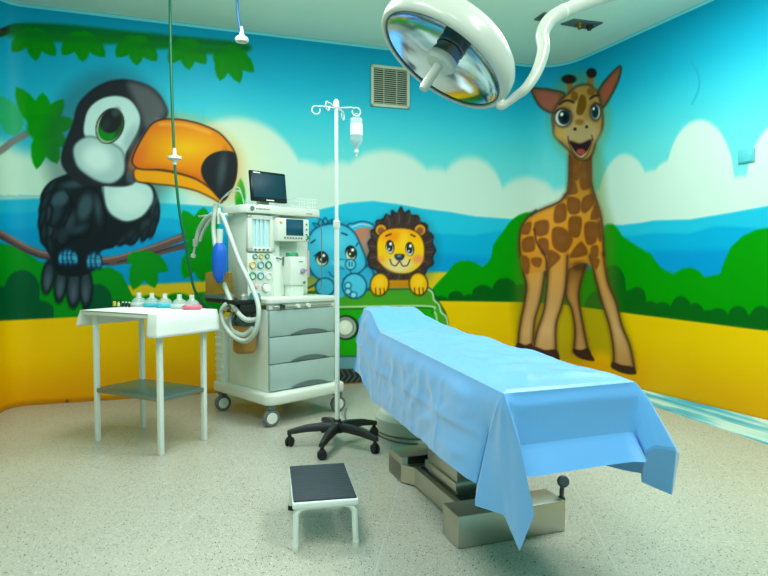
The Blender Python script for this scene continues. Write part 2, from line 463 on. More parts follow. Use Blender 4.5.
# branch at the top left, leaf canopy
stroke([(-30, 44), (0, 33), (18, 28), (60, 30)], 8, (52, 40, 34), 3)
DG = (0, 124, 14); LG = (0, 130, 12)
poly([(14, 24), (60, 24), (120, 30), (180, 36), (245, 43), (246, 52), (215, 47), (150, 43), (60, 37), (14, 33)], (0, 98, 44), 6)
for cxy, tips in [((32, 33), [(12, 52), (36, 61), (56, 56), (20, 40), (48, 40)]), ((81, 36), [(62, 55), (83, 62), (105, 57), (70, 42), (94, 44)]),
                  ((135, 40), [(116, 57), (137, 65.5), (157, 61), (124, 46), (150, 48)]), ((186, 43), [(169, 63), (189, 70), (206, 64), (176, 50), (200, 52)]),
                  ((226, 50), [(220, 81), (240, 83), (254, 72), (214, 62), (246, 58)])]:
    for t in tips: leaf((cxy[0] + (t[0] - cxy[0]) * .05, cxy[1] - 3), t, 17 if t[1] > cxy[1] + 12 else 12, DG, 2.2, (20, 140, 40))
for t in [(30, 34), (60, 38), (105, 40), (160, 45), (210, 50)]: ell(t[0], t[1], 24, 4, (0, 108, 30), 6)
# leaves and branch at the rounded corner, wall reflection painted in as paler colour
stroke([(-30, 168), (0, 151), (12, 142), (26, 134)], 7, (116, 112, 104), 3, .9)
for t in [(-2, 96), (-8, 112), (2, 128)]: leaf((22, 126), t, 17, (44, 158, 106), 3)
for t, w in [((16, 87), 20), ((42.5, 92.5), 19), ((63.5, 99), 17), ((75, 121), 18), ((57.5, 164), 19), ((36.5, 169.5), 17), ((68, 146), 16)]:
    leaf((42, 129), t, w, (4, 136, 6), 2.0)
ell(42, 127, 15, 14, (0, 130, 4), 5)
# branch under the bird
BR = (98, 78, 74)
stroke([(-40, 214), (0, 234), (12, 241), (30, 250), (50, 256), (85, 259.5), (110, 260.5), (130, 256), (150, 249.5), (170, 242), (192, 233)], 8, BR, 2)
stroke([(-40, 216), (0, 237), (30, 253), (50, 259), (85, 263), (112, 264)], 3, (56, 46, 52), 3, .8)
stroke([(-40, 211), (0, 231), (30, 247.5), (50, 253.5), (85, 257.5), (110, 258), (150, 247), (180, 236)], 1.8, (152, 128, 120), 2.5, .8)
stroke([(112, 263), (140, 259), (165, 251), (187, 246), (214, 241)], 5, (92, 72, 70), 2)
stroke([(118, 262), (150, 254), (185, 243)], 1.3, (48, 40, 48), 1.5, .8)
for t, w in [((133, 290), 18), ((155, 288), 18), ((168, 271), 17), ((127, 262), 14)]: leaf((143, 255), t, w, (6, 132, 24), 2)
ell(146, 258, 12, 7, (6, 132, 24), 4)
for b, t, w in [((197, 243), (183, 210), 19), ((199, 240), (204, 207), 19), ((203, 240), (216, 214), 18), ((195, 248), (184, 279), 17), ((202, 250), (202, 282), 18), ((207, 247), (216, 274), 17), ((205, 243), (222, 240), 16)]:
    leaf(b, t, w, (2, 134, 14), 2)
ell(200, 244, 13, 10, (2, 130, 12), 5)
leaf((240, 214), (240.5, 178), 11, (10, 150, 24), 1.8)
# reflection-free white line and scar on the right wall
stroke([(691, 62), (698, 74), (699, 88), (692, 104)], 1.4, (38, 150, 172), 2.5, .8)

# ---- toucan (owner 1)
T = 1
BK = (17, 26, 30)
poly([(135.6, 181), (151, 186), (174, 188), (195, 193), (218, 203), (240, 195), (243, 160), (232, 140), (205, 120), (172, 113), (155, 114)], (204, 170, 96), 16, .55)
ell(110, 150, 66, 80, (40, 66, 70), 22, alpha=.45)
# tail feathers
for cx, cy, rx, ry, ro in [(48, 277, 6, 15.5, 8), (60.5, 284, 6, 17, 6), (74, 288, 7, 18.5, 3), (86, 288, 6.2, 18.5, 0)]:
    ell(cx, cy, rx, ry, (46, 62, 72), 1.8, ro, own=T, line=(14, 22, 28), lw=2, lsoft=2)
    ell(cx - .5, cy + 5, 2.4, 8, (84, 104, 114), 4, ro, alpha=.6)
body = [(93, 178), (103, 184), (137, 182), (151.5, 184.6), (157.6, 197), (159.5, 209), (156, 221), (154, 233), (144, 239), (139, 237), (130, 245), (120, 243), (112.6, 248), (100.5, 252), (96, 268), (80, 276), (58, 274), (51, 258), (45, 248), (40, 239), (38.5, 223.5), (40, 206), (41, 194), (49.5, 182), (64, 175), (78.6, 171)]
poly(body, BK, 2.5, own=T)
for cx, cy, rx, ry, ro, c in [(60, 199, 10, 7, -40, (64, 92, 102)), (56, 214, 5, 11, 25, (40, 60, 70)), (85, 207, 7, 14, 15, (58, 84, 94)), (49, 233, 6, 8, 30, (44, 64, 74)), (47, 212, 4, 9, 15, (48, 68, 78)), (70, 222, 5, 10, 15, (46, 66, 76)), (79, 229, 9, 4, -20, (44, 62, 72)), (98, 208, 3.5, 13, -5, (54, 76, 84)), (62, 236, 5, 8, 20, (36, 52, 60)), (155, 207, 2.6, 11, 5, (66, 88, 96)), (146, 226, 5, 7, 20, (46, 60, 66)), (132, 236, 5, 6, 20, (38, 50, 56)), (74, 184, 12, 4, -10, (52, 76, 84))]:
    ell(cx, cy, rx, ry, c, 6, ro, alpha=.8)
for p in [[(43, 200), (52, 208), (50, 222)], [(46, 224), (54, 228), (50, 242)], [(66, 190), (72, 205), (64, 226)], [(76, 180), (96, 190), (106, 215), (104, 232)], [(56, 240), (62, 246), (72, 240)], [(92, 222), (86, 236), (72, 238)]]:
    stroke(p, 2, (10, 16, 20), 2.5, .8)
for cx, cy, rx, ry, ro in [(50, 189, 4.5, 12, 40), (45, 203, 4.5, 13, 24), (42.5, 218, 4.2, 12, 14), (44, 233, 4.2, 12, 4), (50, 245, 4.2, 10, -8), (156.5, 214, 3.6, 12, 4), (152.5, 228, 3.8, 11, 14), (145, 234, 3.8, 9, 24), (134, 239, 4, 8, 36), (122, 241, 4, 7, 44)]:
    ell(cx, cy, rx, ry, BK, 2.2, ro, own=T); ell(cx, cy - 1, rx * .4, ry * .6, (44, 64, 74), 4, ro, alpha=.6)
# breast
poly([(103, 184), (104, 198), (107, 209), (114, 217), (127, 221.5), (142, 216.5), (151, 205), (153, 194), (149, 186), (137, 182), (120, 182)], (176, 208, 202), 3, own=T)
ell(130, 200, 17, 13, (200, 222, 216), 12, alpha=.8)
stroke([(103, 184), (104, 198), (107, 209), (114, 217), (127, 222), (142, 217), (151, 206)], 1.6, (40, 60, 66), 3, .7)
# head
head = [(61, 162), (62, 151), (67, 137), (73, 122), (75, 112), (80, 101), (92.5, 89), (107, 81.5), (122, 79), (136, 81), (150, 86), (161, 96), (168, 111), (164, 121), (150, 138), (137, 160), (138, 176), (128, 186), (100, 186), (80, 184), (66, 172)]
poly(head, (28, 34, 38), 3, own=T)
poly([(128, 84), (146, 86), (158, 95), (166, 110), (160, 120), (146, 128), (140, 112)], (92, 96, 98), 10, .85)
stroke([(158, 121), (148, 134), (138, 150), (132, 166)], 8, (92, 102, 106), 4, .8)
ell(131, 176, 5, 8, (70, 86, 92), 4, alpha=.8)
poly([(85, 136), (85, 120), (90, 107.5), (101, 99), (115.4, 96), (128, 99), (136, 107.5), (140, 118), (138, 130), (131, 143), (126, 152), (122, 160), (100, 150)], (184, 212, 206), 2.5, own=T)
ell(131, 138, 6, 14, (120, 150, 150), 8, 25, alpha=.5)
poly([(73, 151), (77, 142), (88, 136.5), (101, 139), (113, 144), (122, 151), (125, 163), (123, 175), (113, 183), (101, 182.5), (88, 176), (77, 166)], (158, 186, 182), 2.5, own=T, line=(52, 68, 72), lw=1.2, lsoft=3, la=.8)
ell(97, 158, 15, 13, (204, 224, 217), 14, 25, alpha=.9)
# eye
ell(110, 126, 13.8, 18.5, (24, 28, 28), 1.4, 22, own=T)
ell(109.7, 126.3, 12.3, 17, (190, 200, 172), 1.4, 22)
ell(110.6, 125.6, 11.8, 16, (28, 70, 30), 1.4, 22)
ell(107, 134, 8.5, 6.5, (0, 126, 24), 4, 15, alpha=.9)
ell(111, 121, 10, 12.5, (22, 30, 32), 3, 22)
ell(116, 112, 4, 5, (60, 76, 74), 4, 30, alpha=.7)
ell(106, 124, 4, 6, (40, 60, 58), 4, 20, alpha=.5)
# beak
OUT = (54, 34, 26)
lowb = [(135, 169), (150, 169.5), (165, 171), (180, 174), (197, 179.5), (211, 188), (222, 200), (220, 202.5), (211, 197.5), (195, 190.5), (174, 186), (151, 183.4), (136, 180.5)]
poly(lowb, (224, 152, 18), 1.4, own=T, line=OUT, lw=1.4, lsoft=1.6)
upb = [(132.5, 163), (134, 154), (141, 140), (151, 125), (160, 120), (174, 119), (189, 121), (203, 125), (218, 132), (228, 141.7), (234.6, 152), (237, 163), (235.6, 179), (230, 191.7), (222.5, 200.5), (209.6, 188), (195, 178.5), (178, 173), (161.7, 169.8), (140, 169)]
def beakcol(x, y):
    t = np.clip(np.hypot((x - 186) / 46, (y - 148) / 22), 0, 1.6) / 1.6
    return grad([(0, (230, 180, 12)), (.4, (224, 146, 16)), (1, (202, 96, 18))], t)
poly(upb, beakcol, 1.4, own=T)
ell(138, 156, 7, 15, (206, 100, 40), 10, 25, alpha=.6)
stroke([(136, 166), (160, 167), (185, 172), (202, 180)], 4, (204, 104, 26), 5, .6)
stroke([(160, 124), (185, 125), (210, 133)], 3, (236, 196, 110), 5, .5)
tip = [(201, 171), (203, 162.5), (209.6, 155), (220, 151), (230, 151), (235, 154), (237, 163), (235.6, 179), (230, 191.7), (222.5, 200), (212, 190), (204, 180)]
poly(tip, (26, 32, 36), 1.6, own=T)
ell(222, 170, 4, 16, (66, 80, 84), 7, 8, alpha=.8)
stroke(upb, 1.6, OUT, 1.6, closed=True)
# feet
for cx, cy, n in [(68, 256.5, 4), (94, 260, 3)]:
    for k in range(n):
        ell(cx + (k - (n - 1) / 2) * 4.4, cy + abs(k - (n - 1) / 2) * 1.0, 3.3, 8.6 - abs(k - (n - 1) / 2) * 1.3, (62, 152, 184), 1.4, (k - 1) * -6, own=T, line=(10, 40, 66), lw=1.4, lsoft=1.6)
    stroke([(cx - 7, cy - 2), (cx + 7, cy - 1)], .9, (14, 60, 90), 1.4, .7); stroke([(cx - 7, cy + 4), (cx + 7, cy + 4)], .9, (14, 60, 90), 1.4, .7)

# ---- jeep (owner 4)
J = 4
poly([(292, 293), (330, 291), (429, 288), (433, 291), (436, 299), (440, 304), (445, 312), (448, 322), (449, 362), (292, 364)], (70, 150, 38), 2, sm=False, own=J, line=(28, 66, 26), lw=1.6)
poly([(292, 309), (340, 308), (428, 306), (435, 311), (438, 322), (438, 360), (292, 362)], (34, 156, 18), 4, sm=False)
stroke([(292, 309), (340, 307), (426, 306), (434, 311), (437, 322), (437, 350)], 1.6, (196, 216, 180), 1.4, .95)
stroke([(292, 311), (340, 309.2), (425, 308), (432, 313)], 1.2, (22, 70, 22), 1.5, .8)
stroke([(428, 289), (432.5, 293), (434, 300), (439, 305), (441, 312), (446, 317), (448, 326)], 1.5, (196, 222, 190), 1.4, .95)
ell(346, 327.6, 13, 12.5, (24, 44, 30), 1.8, own=J); ell(345.5, 327.6, 10.8, 10.6, (150, 164, 150), 1.6); ell(345.2, 327.4, 8, 8, (220, 228, 208), 1.6, line=(90, 100, 90)); ell(344, 326, 4, 4, (236, 238, 222), 4)
poly([(292, 357), (449, 355), (449, 369), (292, 370)], (104, 150, 160), 1.6, sm=False, own=J, line=(40, 60, 66))
poly([(310, 370), (372, 368.5), (372, 382), (310, 385)], (38, 44, 46), 1.6, sm=False, own=J)
for k in range(11): stroke([(314 + k * 5.4, 370), (318 + k * 5.4, 376), (313 + k * 5.4, 382)], 1.5, (92, 100, 98), 1.3, .8, sm=False)
poly([(392, 368.5), (444, 367.5), (444, 378), (392, 381)], (38, 44, 46), 1.6, sm=False, own=J)
for k in range(9): stroke([(396 + k * 5.4, 369), (400 + k * 5.4, 374), (395 + k * 5.4, 380)], 1.5, (92, 100, 98), 1.3, .8, sm=False)
# ---- elephant (owner 2)
E = 2; BL = (66, 176, 208); BO = (14, 62, 92)
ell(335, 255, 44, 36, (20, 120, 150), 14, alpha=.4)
poly([(348, 228), (354, 223.5), (362, 221.5), (371, 223.5), (377, 230), (377, 245), (370, 262), (362, 262)], BL, 1.8, own=E, line=BO, lw=1.4)
poly([(354, 233), (361, 228), (370, 228), (375, 234), (374, 246), (368, 258), (361, 250)], (186, 122, 100), 3)
ell(367, 242, 4, 8, (206, 150, 124), 6, alpha=.7)
stroke([(352, 227), (362, 224), (371, 226)], 1.2, (190, 226, 226), 1.4, .8)
poly([(300, 236), (307, 232), (309, 262), (303, 262)], (150, 90, 80), 2, sm=False, own=E)
stroke([(301, 290), (308, 288), (316, 284)], 2, (14, 84, 96), 1.6, own=E)
ell(366, 278, 8, 12, (54, 160, 196), 1.6, 5, own=E, line=BO, lw=1.4)
poly([(306.6, 248), (310, 235), (318, 227), (333, 223.5), (345, 225.6), (354.5, 233), (361, 246), (366, 259.5), (364.4, 268), (356, 274.5), (346, 278), (333, 281.5), (320, 279.5), (311.6, 272), (307.4, 260)], BL, 1.8, own=E, line=BO, lw=1.6)
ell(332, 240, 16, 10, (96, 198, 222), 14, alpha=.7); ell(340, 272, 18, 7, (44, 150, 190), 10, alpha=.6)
ell(335, 288, 13, 11, (60, 168, 204), 1.6, own=E); ell(325, 287, 9.5, 9, (70, 178, 210), 1.6, own=E, line=BO, lw=1.4)
ell(354.5, 286, 12, 12.5, (80, 184, 214), 1.6, -15, own=E, line=BO, lw=1.5)
for x, y in [(348, 285.5), (348, 291.5), (353.5, 295)]: ell(x, y, 3.2, 3, (128, 212, 226), 1.2, own=E, line=BO, lw=1)
for p in [[(318, 225), (320, 219), (325, 224)], [(322, 224), (325, 217.5), (329, 224)], [(326, 224), (332, 219.5), (331, 224)], [(316, 227), (313, 223), (320, 225)]]: stroke(p, 1.2, BO, 1.4, own=E)
for cx, cy, rx, ry, ro in [(322, 258.6, 6.6, 7.6, -15), (351, 253, 6, 7.6, -10)]:
    ell(cx, cy, rx, ry, (22, 34, 40), 1.4, ro); ell(cx - .3, cy + 1.6, rx * .8, ry * .72, (206, 214, 186), 1.4, ro)
    ell(cx + .6, cy - .6, rx * .72, ry * .72, (40, 44, 36), 1.4, ro); ell(cx + 1.6, cy - 3, 1.5, 1.5, (240, 244, 240), 1.2); ell(cx - 1, cy + 1, 1.0, 1.0, (220, 224, 210), 1)
stroke([(314, 256), (318, 253)], 1.2, BO, 1.3); stroke([(356, 246), (358, 243)], 1.2, BO, 1.3)
stroke([(311, 243), (315, 240)], 1.6, BO, 1.4); stroke([(342, 233), (347, 235)], 1.8, BO, 1.4)
stroke([(334, 262), (342, 262), (347, 265)], 6.5, (84, 188, 216), 2); stroke([(334, 260), (341, 259.5), (346, 260)], 1, BO, 1.3, .7); stroke([(338, 267), (344, 269)], 1, BO, 1.3, .7)
ell(350.5, 264.4, 5, 5.2, (100, 198, 220), 1.4, line=BO, lw=1.1)
stroke([(349.3, 262.3), (349.3, 266)], 1.2, BO, 1.1, sm=False); stroke([(352, 262.3), (352, 266)], 1.2, BO, 1.1, sm=False)
stroke([(329, 272), (332, 276), (338, 277)], 1.1, BO, 1.3); stroke([(350, 270), (351, 273)], 1, BO, 1.2)
# ---- lion (owner 3)
LI = 3; MN = (62, 48, 46)
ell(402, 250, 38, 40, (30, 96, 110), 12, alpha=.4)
mane = [(367.5, 258), (370, 251), (368, 243), (371.5, 238), (371, 231), (376, 228), (376.5, 221), (383, 219.5), (386, 214.5), (391, 216), (392, 210.5), (397, 213.5), (401, 207), (404, 213), (409, 210.5), (411, 215), (418, 216), (420, 221.5), (427, 225), (428, 231), (433, 236), (432.5, 243), (435.5, 250), (432.5, 257), (433, 264), (427.5, 268), (424, 275), (416, 277), (410, 282), (402, 280.5), (395, 283.5), (388, 278), (380, 276.5), (377, 270.5), (370.5, 267)]
poly(mane, MN, 1.8, own=LI, line=(30, 24, 26), lw=1.4)
for k in range(34):
    an = k / 34 * 2 * PI; c0, s0 = math.cos(an), math.sin(an)
    stroke([(401 + c0 * 25, 248 + s0 * 25), (401 + c0 * 29 + 1, 246.5 + s0 * 29), (401 + c0 * 32, 245.5 + s0 * 34)], .9, (104, 84, 76) if k % 2 else (36, 28, 30), 1.5, .8)
for x in (381, 420): ell(x, 230, 6, 6, (214, 148, 40), 1.5, own=LI, line=(40, 26, 20), lw=1.2); ell(x, 230.8, 3.4, 3.6, (140, 84, 58), 2)
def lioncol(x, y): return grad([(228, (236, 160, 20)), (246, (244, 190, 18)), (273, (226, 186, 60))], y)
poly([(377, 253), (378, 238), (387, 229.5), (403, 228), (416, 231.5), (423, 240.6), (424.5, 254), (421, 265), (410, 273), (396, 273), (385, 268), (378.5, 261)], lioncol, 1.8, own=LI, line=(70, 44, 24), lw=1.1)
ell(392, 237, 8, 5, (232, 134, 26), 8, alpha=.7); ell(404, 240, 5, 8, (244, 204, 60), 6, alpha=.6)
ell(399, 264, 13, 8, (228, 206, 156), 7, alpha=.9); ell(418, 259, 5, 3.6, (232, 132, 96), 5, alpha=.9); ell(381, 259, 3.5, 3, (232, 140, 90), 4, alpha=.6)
for cx, cy in [(390, 247), (409.8, 249)]:
    ell(cx, cy, 4.4, 7, (28, 26, 28), 1.2, -6); ell(cx - .3, cy + .6, 3.6, 6, (220, 216, 190), 1.2, -6); ell(cx - .3, cy - .6, 3, 5.2, (30, 30, 34), 1.2, -6); ell(cx + .6, cy - 3, 1.3, 1.6, (245, 245, 240), 1); ell(cx - 1, cy + 2, .9, 1.1, (210, 210, 205), 1)
stroke([(386, 236), (391, 234)], 1.5, (60, 36, 24), 1.3); stroke([(411, 234.5), (415, 236.5)], 1.5, (60, 36, 24), 1.3)
poly([(395, 255), (399.5, 254.4), (404, 255), (403, 258.6), (399.5, 260.5), (396, 258.6)], (48, 62, 84), 1.2, line=(26, 28, 36), lw=.8); ell(399, 256, 2, .9, (120, 140, 160), 1.2)
stroke([(390, 259.5), (392, 264.5), (396, 265.5), (399.5, 261.5), (403, 266), (407.5, 265), (410, 259.5)], 1.1, (40, 30, 34), 1.2)
poly([(388, 280), (412, 280), (411, 288), (389, 288)], (190, 128, 26), 2, sm=False, own=LI)
for cx, cy in [(379.5, 284.5), (418.5, 284)]:
    ell(cx, cy, 9.2, 11.5, (238, 178, 22), 1.6, 12 if cx < 400 else -8, own=LI, line=(64, 42, 24), lw=1.4); ell(cx, cy - 2, 5, 5, (244, 200, 60), 5, alpha=.6)
    for dx in (-3.5, 1, 5): stroke([(cx + dx - .5, cy + 4), (cx + dx, cy + 10)], 1.1, (70, 44, 26), 1.2, sm=False)

# ---- giraffe (owner 5)
GI = 5; TAN = (196, 148, 62); BRN = (122, 72, 30); GO = (58, 40, 30)
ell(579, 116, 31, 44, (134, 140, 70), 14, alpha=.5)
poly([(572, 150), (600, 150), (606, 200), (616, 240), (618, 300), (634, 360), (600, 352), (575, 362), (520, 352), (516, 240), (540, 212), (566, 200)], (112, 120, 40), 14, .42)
LEG = (196, 158, 96)
def legcol(a, b):
    def f(x, y): return grad([(250, (206, 150, 56)), (290, (200, 160, 96)), (330, (206, 170, 112)), (362, (184, 140, 84))], y)
    return f
lk = dict(own=GI, line=GO, lw=1.6, lsoft=3.0)
trunk = [(570, 148), (569.4, 165), (568.3, 189.6), (565, 195), (559, 202), (543, 209), (531, 214.6), (522.5, 225), (519.4, 239.6), (520.4, 256), (526, 273), (545, 271), (558, 273), (570, 268), (583, 263), (590, 266), (598, 275), (606, 268), (604, 255), (602.7, 233), (600.6, 214.6), (595.4, 198), (591, 181), (590.5, 148)]
def trunkcol(x, y): return grad([(150, (140, 92, 36)), (180, (176, 118, 42)), (210, (214, 148, 48)), (245, (216, 142, 40)), (275, (200, 136, 56))], y)
def legcol(x, y): return grad([(250, (212, 146, 50)), (275, (204, 150, 76)), (300, (196, 148, 92)), (330, (208, 166, 112)), (362, (184, 138, 84))], y)
EDGE = (96, 60, 30)
def leg(L, R, c=legcol):
    poly(L + R[::-1], c, 2.0, own=GI)
    for E_ in (L, R):
        stroke(E_, 4.5, EDGE, 6, .55); stroke(E_, 1.4, GO, 2.6, .9)
leg([(568.6, 266), (565.8, 293.6), (571.8, 309.6), (575, 329.5), (573.8, 351.5)], [(587, 260), (579.8, 285.7), (579, 301.6), (583, 325.6), (587.8, 349.5)], lambda x, y: grad([(262, (110, 70, 34)), (285, (170, 118, 60)), (310, (190, 142, 86)), (350, (190, 146, 94))], y))
leg([(520, 244), (523, 269.7), (526.5, 285.7), (524.7, 301.6), (520, 325.6), (518, 346)], [(546, 258), (543.5, 281.7), (540, 301.6), (534.5, 321.6), (533, 346)])
poly([(573, 349), (581, 350), (588, 348), (592, 355), (594, 361), (582, 359), (575, 355)], (62, 42, 32), 2.0, own=GI)
poly(trunk, trunkcol, 2, own=GI)
leg([(549, 258), (547, 285.7), (544, 309.6), (536.5, 333.5), (533.5, 350)], [(567.5, 256), (565.8, 285.7), (561.8, 305.6), (556, 325.6), (556, 354)])
leg([(590, 256), (597.5, 285.7), (601.8, 301.6), (609.5, 325.6), (613.5, 349.5), (613.5, 366)], [(603.5, 254), (607.7, 281.7), (615.7, 301.6), (621.7, 325.6), (629.7, 345.5), (634.5, 369)])
poly([(612.5, 362), (622, 365), (633, 367), (636, 374), (624, 373.5), (612, 368)], (62, 42, 32), 2.0, own=GI)
poly([(533.5, 347), (545, 350), (556.5, 350), (559, 361), (545, 363), (531, 359)], (62, 42, 32), 2.0, own=GI)
poly([(517.5, 343), (525, 345), (532, 344), (532, 354), (523, 356), (515, 353)], (62, 42, 32), 2.0, own=GI)
nb = [(569.8, 156), (569.2, 172), (568.3, 189.6), (565, 195), (559, 202), (543, 209), (531, 214.6), (522.5, 225), (519.4, 239.6), (520.4, 256)]
nr2 = [(590.4, 156), (591, 181), (595.4, 198), (600.6, 214.6), (602.7, 233), (604, 255)]
for E_ in (nb, nr2): stroke(E_, 4, EDGE, 6, .5); stroke(E_, 1.4, GO, 2.6, .9)
ell(579, 266, 8, 5, (70, 44, 28), 6, alpha=.6)
def q(L): return [(510 + x / 4.8, 150 + y / 4.8) for x, y in L]
for sp_ in [[(288, 40), (330, 45), (328, 140), (290, 135)], [(280, 150), (310, 150), (325, 200), (300, 215), (275, 205)], [(338, 60), (386, 50), (390, 170), (345, 190), (332, 130)],
            [(282, 225), (335, 240), (333, 300), (290, 308), (272, 270)], [(350, 230), (395, 212), (402, 260), (362, 303), (340, 285)], [(402, 272), (422, 262), (432, 322), (386, 332)],
            [(218, 272), (266, 258), (267, 335), (213, 347)], [(285, 325), (342, 325), (338, 400), (315, 422), (283, 400)], [(358, 355), (417, 350), (414, 440), (368, 450)],
            [(205, 378), (260, 375), (302, 430), (265, 492), (208, 465)], [(184, 480), (243, 512), (200, 562), (184, 562)], [(420, 350), (441, 350), (441, 432), (424, 430)],
            [(390, 465), (422, 460), (422, 512), (390, 512)], [(345, 440), (372, 500), (288, 517), (310, 470)], [(118, 350), (181, 338), (181, 400), (128, 412)],
            [(60, 430), (112, 415), (117, 480), (65, 487)], [(62, 362), (102, 345), (92, 402), (58, 402)], [(135, 430), (182, 430), (182, 502), (150, 497)],
            [(103, 520), (152, 520), (142, 562), (110, 552)], [(53, 508), (92, 522), (90, 592), (66, 582)], [(390, 520), (430, 525), (412, 575)]]:
    poly(q(sp_), BRN, 2.4, .92); P_ = q(sp_); ell(sum(p[0] for p in P_) / len(P_), sum(p[1] for p in P_) / len(P_), 4, 4, (146, 92, 44), 6, alpha=.4)

stroke([(534, 229), (537, 243), (543, 252), (546.5, 262), (546, 276)], 1.6, GO, 2.6, .9)


stroke([(571, 160), (571, 185), (566, 197)], 4, (84, 56, 34), 5, .6); stroke([(588, 160), (589, 182), (595, 205), (600, 236)], 3, (84, 56, 34), 5, .5)
for a_, b_ in [((531, 215), (536, 211))]: stroke([a_, b_], 3, (60, 66, 60), 2)
# ears, horns, head
for P_, c_ in [([(531.7, 89.6), (540.3, 88.6), (549.8, 89.6), (564.1, 93.4), (561.3, 101.1), (553.6, 112.5), (544.1, 109.6), (537.4, 103.0)], 0), ([(620.0, 66.2), (619.5, 77.2), (611.9, 94.4), (602.3, 107.7), (597.6, 98.2), (599.5, 88.6), (608.1, 77.2)], 1)]:
    poly(P_, (120, 84, 52), 1.8, own=GI, line=GO, lw=1.8, lsoft=2)
poly([(536.5, 92.5), (548.9, 93.4), (558.4, 96.3), (555.6, 103.9), (549.8, 108.7), (542.2, 104.9)], (150, 84, 68), 3); poly([(616.7, 73.4), (611.9, 88.6), (603.3, 100.1), (602.3, 90.6), (609.0, 80.1)], (156, 78, 56), 3)
stroke([(568.9, 81.0), (570.8, 92.5)], 6, (146, 100, 48), 2, own=GI, sm=False); stroke([(590.9, 75.3), (589.9, 88.6)], 6, (146, 100, 48), 2, own=GI, sm=False)
for x, y, rx, ry in [(568.9, 79.1, 7.5, 4.6), (591.5, 73.0, 5.2, 5)]: ell(x, y, rx, ry, (36, 28, 26), 2.2, own=GI)
poly([(553.6, 127.8), (552.7, 115.4), (559.4, 102.0), (569.9, 92.5), (576.6, 86.3), (588.0, 84.8), (596.6, 91.5), (600.9, 103.9), (602.8, 119.2), (601.4, 130.7), (595.7, 142.1), (592.8, 152.6), (587.1, 159.3), (578.5, 159.3), (570.8, 151.7), (560.3, 142.1), (554.6, 135.4)], (176, 132, 66), 2, **lk)
ell(580.4, 132.6, 19, 13, (188, 160, 116), 8, alpha=.9); ell(560.3, 132.6, 6, 7, (196, 158, 84), 5, alpha=.7)
ell(577.5, 109.6, 6, 16, (198, 166, 112), 6, alpha=.6)
poly([(580.4, 95.3), (585.2, 96.3), (586.1, 105.8), (582.3, 114.4), (576.6, 113.5), (577.5, 103.9)], (120, 78, 16), 2.2); ell(574.6, 96.3, 3.6, 5, (130, 86, 28), 2.4); ell(590.9, 91.5, 4, 4, (132, 88, 30), 2.6); ell(579.4, 122.1, 4.6, 3, (150, 106, 40), 3)
ell(563.2, 117.3, 10, 10.6, (92, 72, 58), 4, alpha=.8); ell(595.2, 111.6, 6.5, 9.6, (92, 72, 58), 4, alpha=.8)
ell(562.7, 117.8, 8, 8.8, (206, 216, 206), 1.6, own=GI, line=GO, lw=1); ell(564.1, 117.3, 6, 7.4, (20, 44, 50), 1.6); ell(564.7, 117.7, 3, 4, (8, 14, 18), 2); ell(561.8, 114.4, 1.6, 1.8, (236, 240, 236), 1.2)
ell(595.7, 112.0, 4.8, 8.2, (206, 216, 206), 1.6, own=GI, line=GO, lw=1); ell(595.1, 111.6, 3.5, 6.6, (20, 44, 50), 1.6); ell(593.7, 108.7, 1.1, 1.5, (236, 240, 236), 1.1)
stroke([(554.5, 113.5), (558, 109.8), (564, 108.6), (570, 111.5)], 1.5, GO, 1.8); stroke([(591.5, 107.5), (595.5, 103.6), (600, 105)], 1.5, GO, 1.8)
stroke([(559.5, 104.2), (564, 101.2), (569, 100.6), (573.5, 102.2)], 2.6, (60, 40, 28), 2.0); stroke([(590.5, 98.6), (594.5, 95.8), (599, 95.6)], 2.6, (60, 40, 28), 2.0)
ell(575.0, 129.1, 1.7, 1.6, (40, 28, 26), 1.6); ell(586.7, 126.8, 1.5, 1.5, (40, 28, 26), 1.6)
poly([(568.9, 141.2), (580.4, 143.5), (591.4, 139.7), (589.0, 150.7), (584.2, 157.4), (579.4, 157.9), (573.7, 152.6)], (200, 160, 110), 2, line=GO, lw=1)
poly([(569.9, 141.6), (580.4, 144.0), (590.9, 140.2), (588.0, 149.8), (582.3, 155.0), (578.5, 155.0), (573.7, 149.8)], (46, 22, 26), 1.6)
ell(580.9, 151.7, 4.6, 2.8, (168, 70, 62), 1.6)
stroke([(568.0, 136.4), (568.9, 142.1), (571.8, 144.0)], 1.2, GO, 1.6, .8); stroke([(591.8, 135.4), (592.8, 140.2)], 1.2, GO, 1.6, .8)

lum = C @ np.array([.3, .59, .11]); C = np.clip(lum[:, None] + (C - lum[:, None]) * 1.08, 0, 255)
MUR = lin(C)

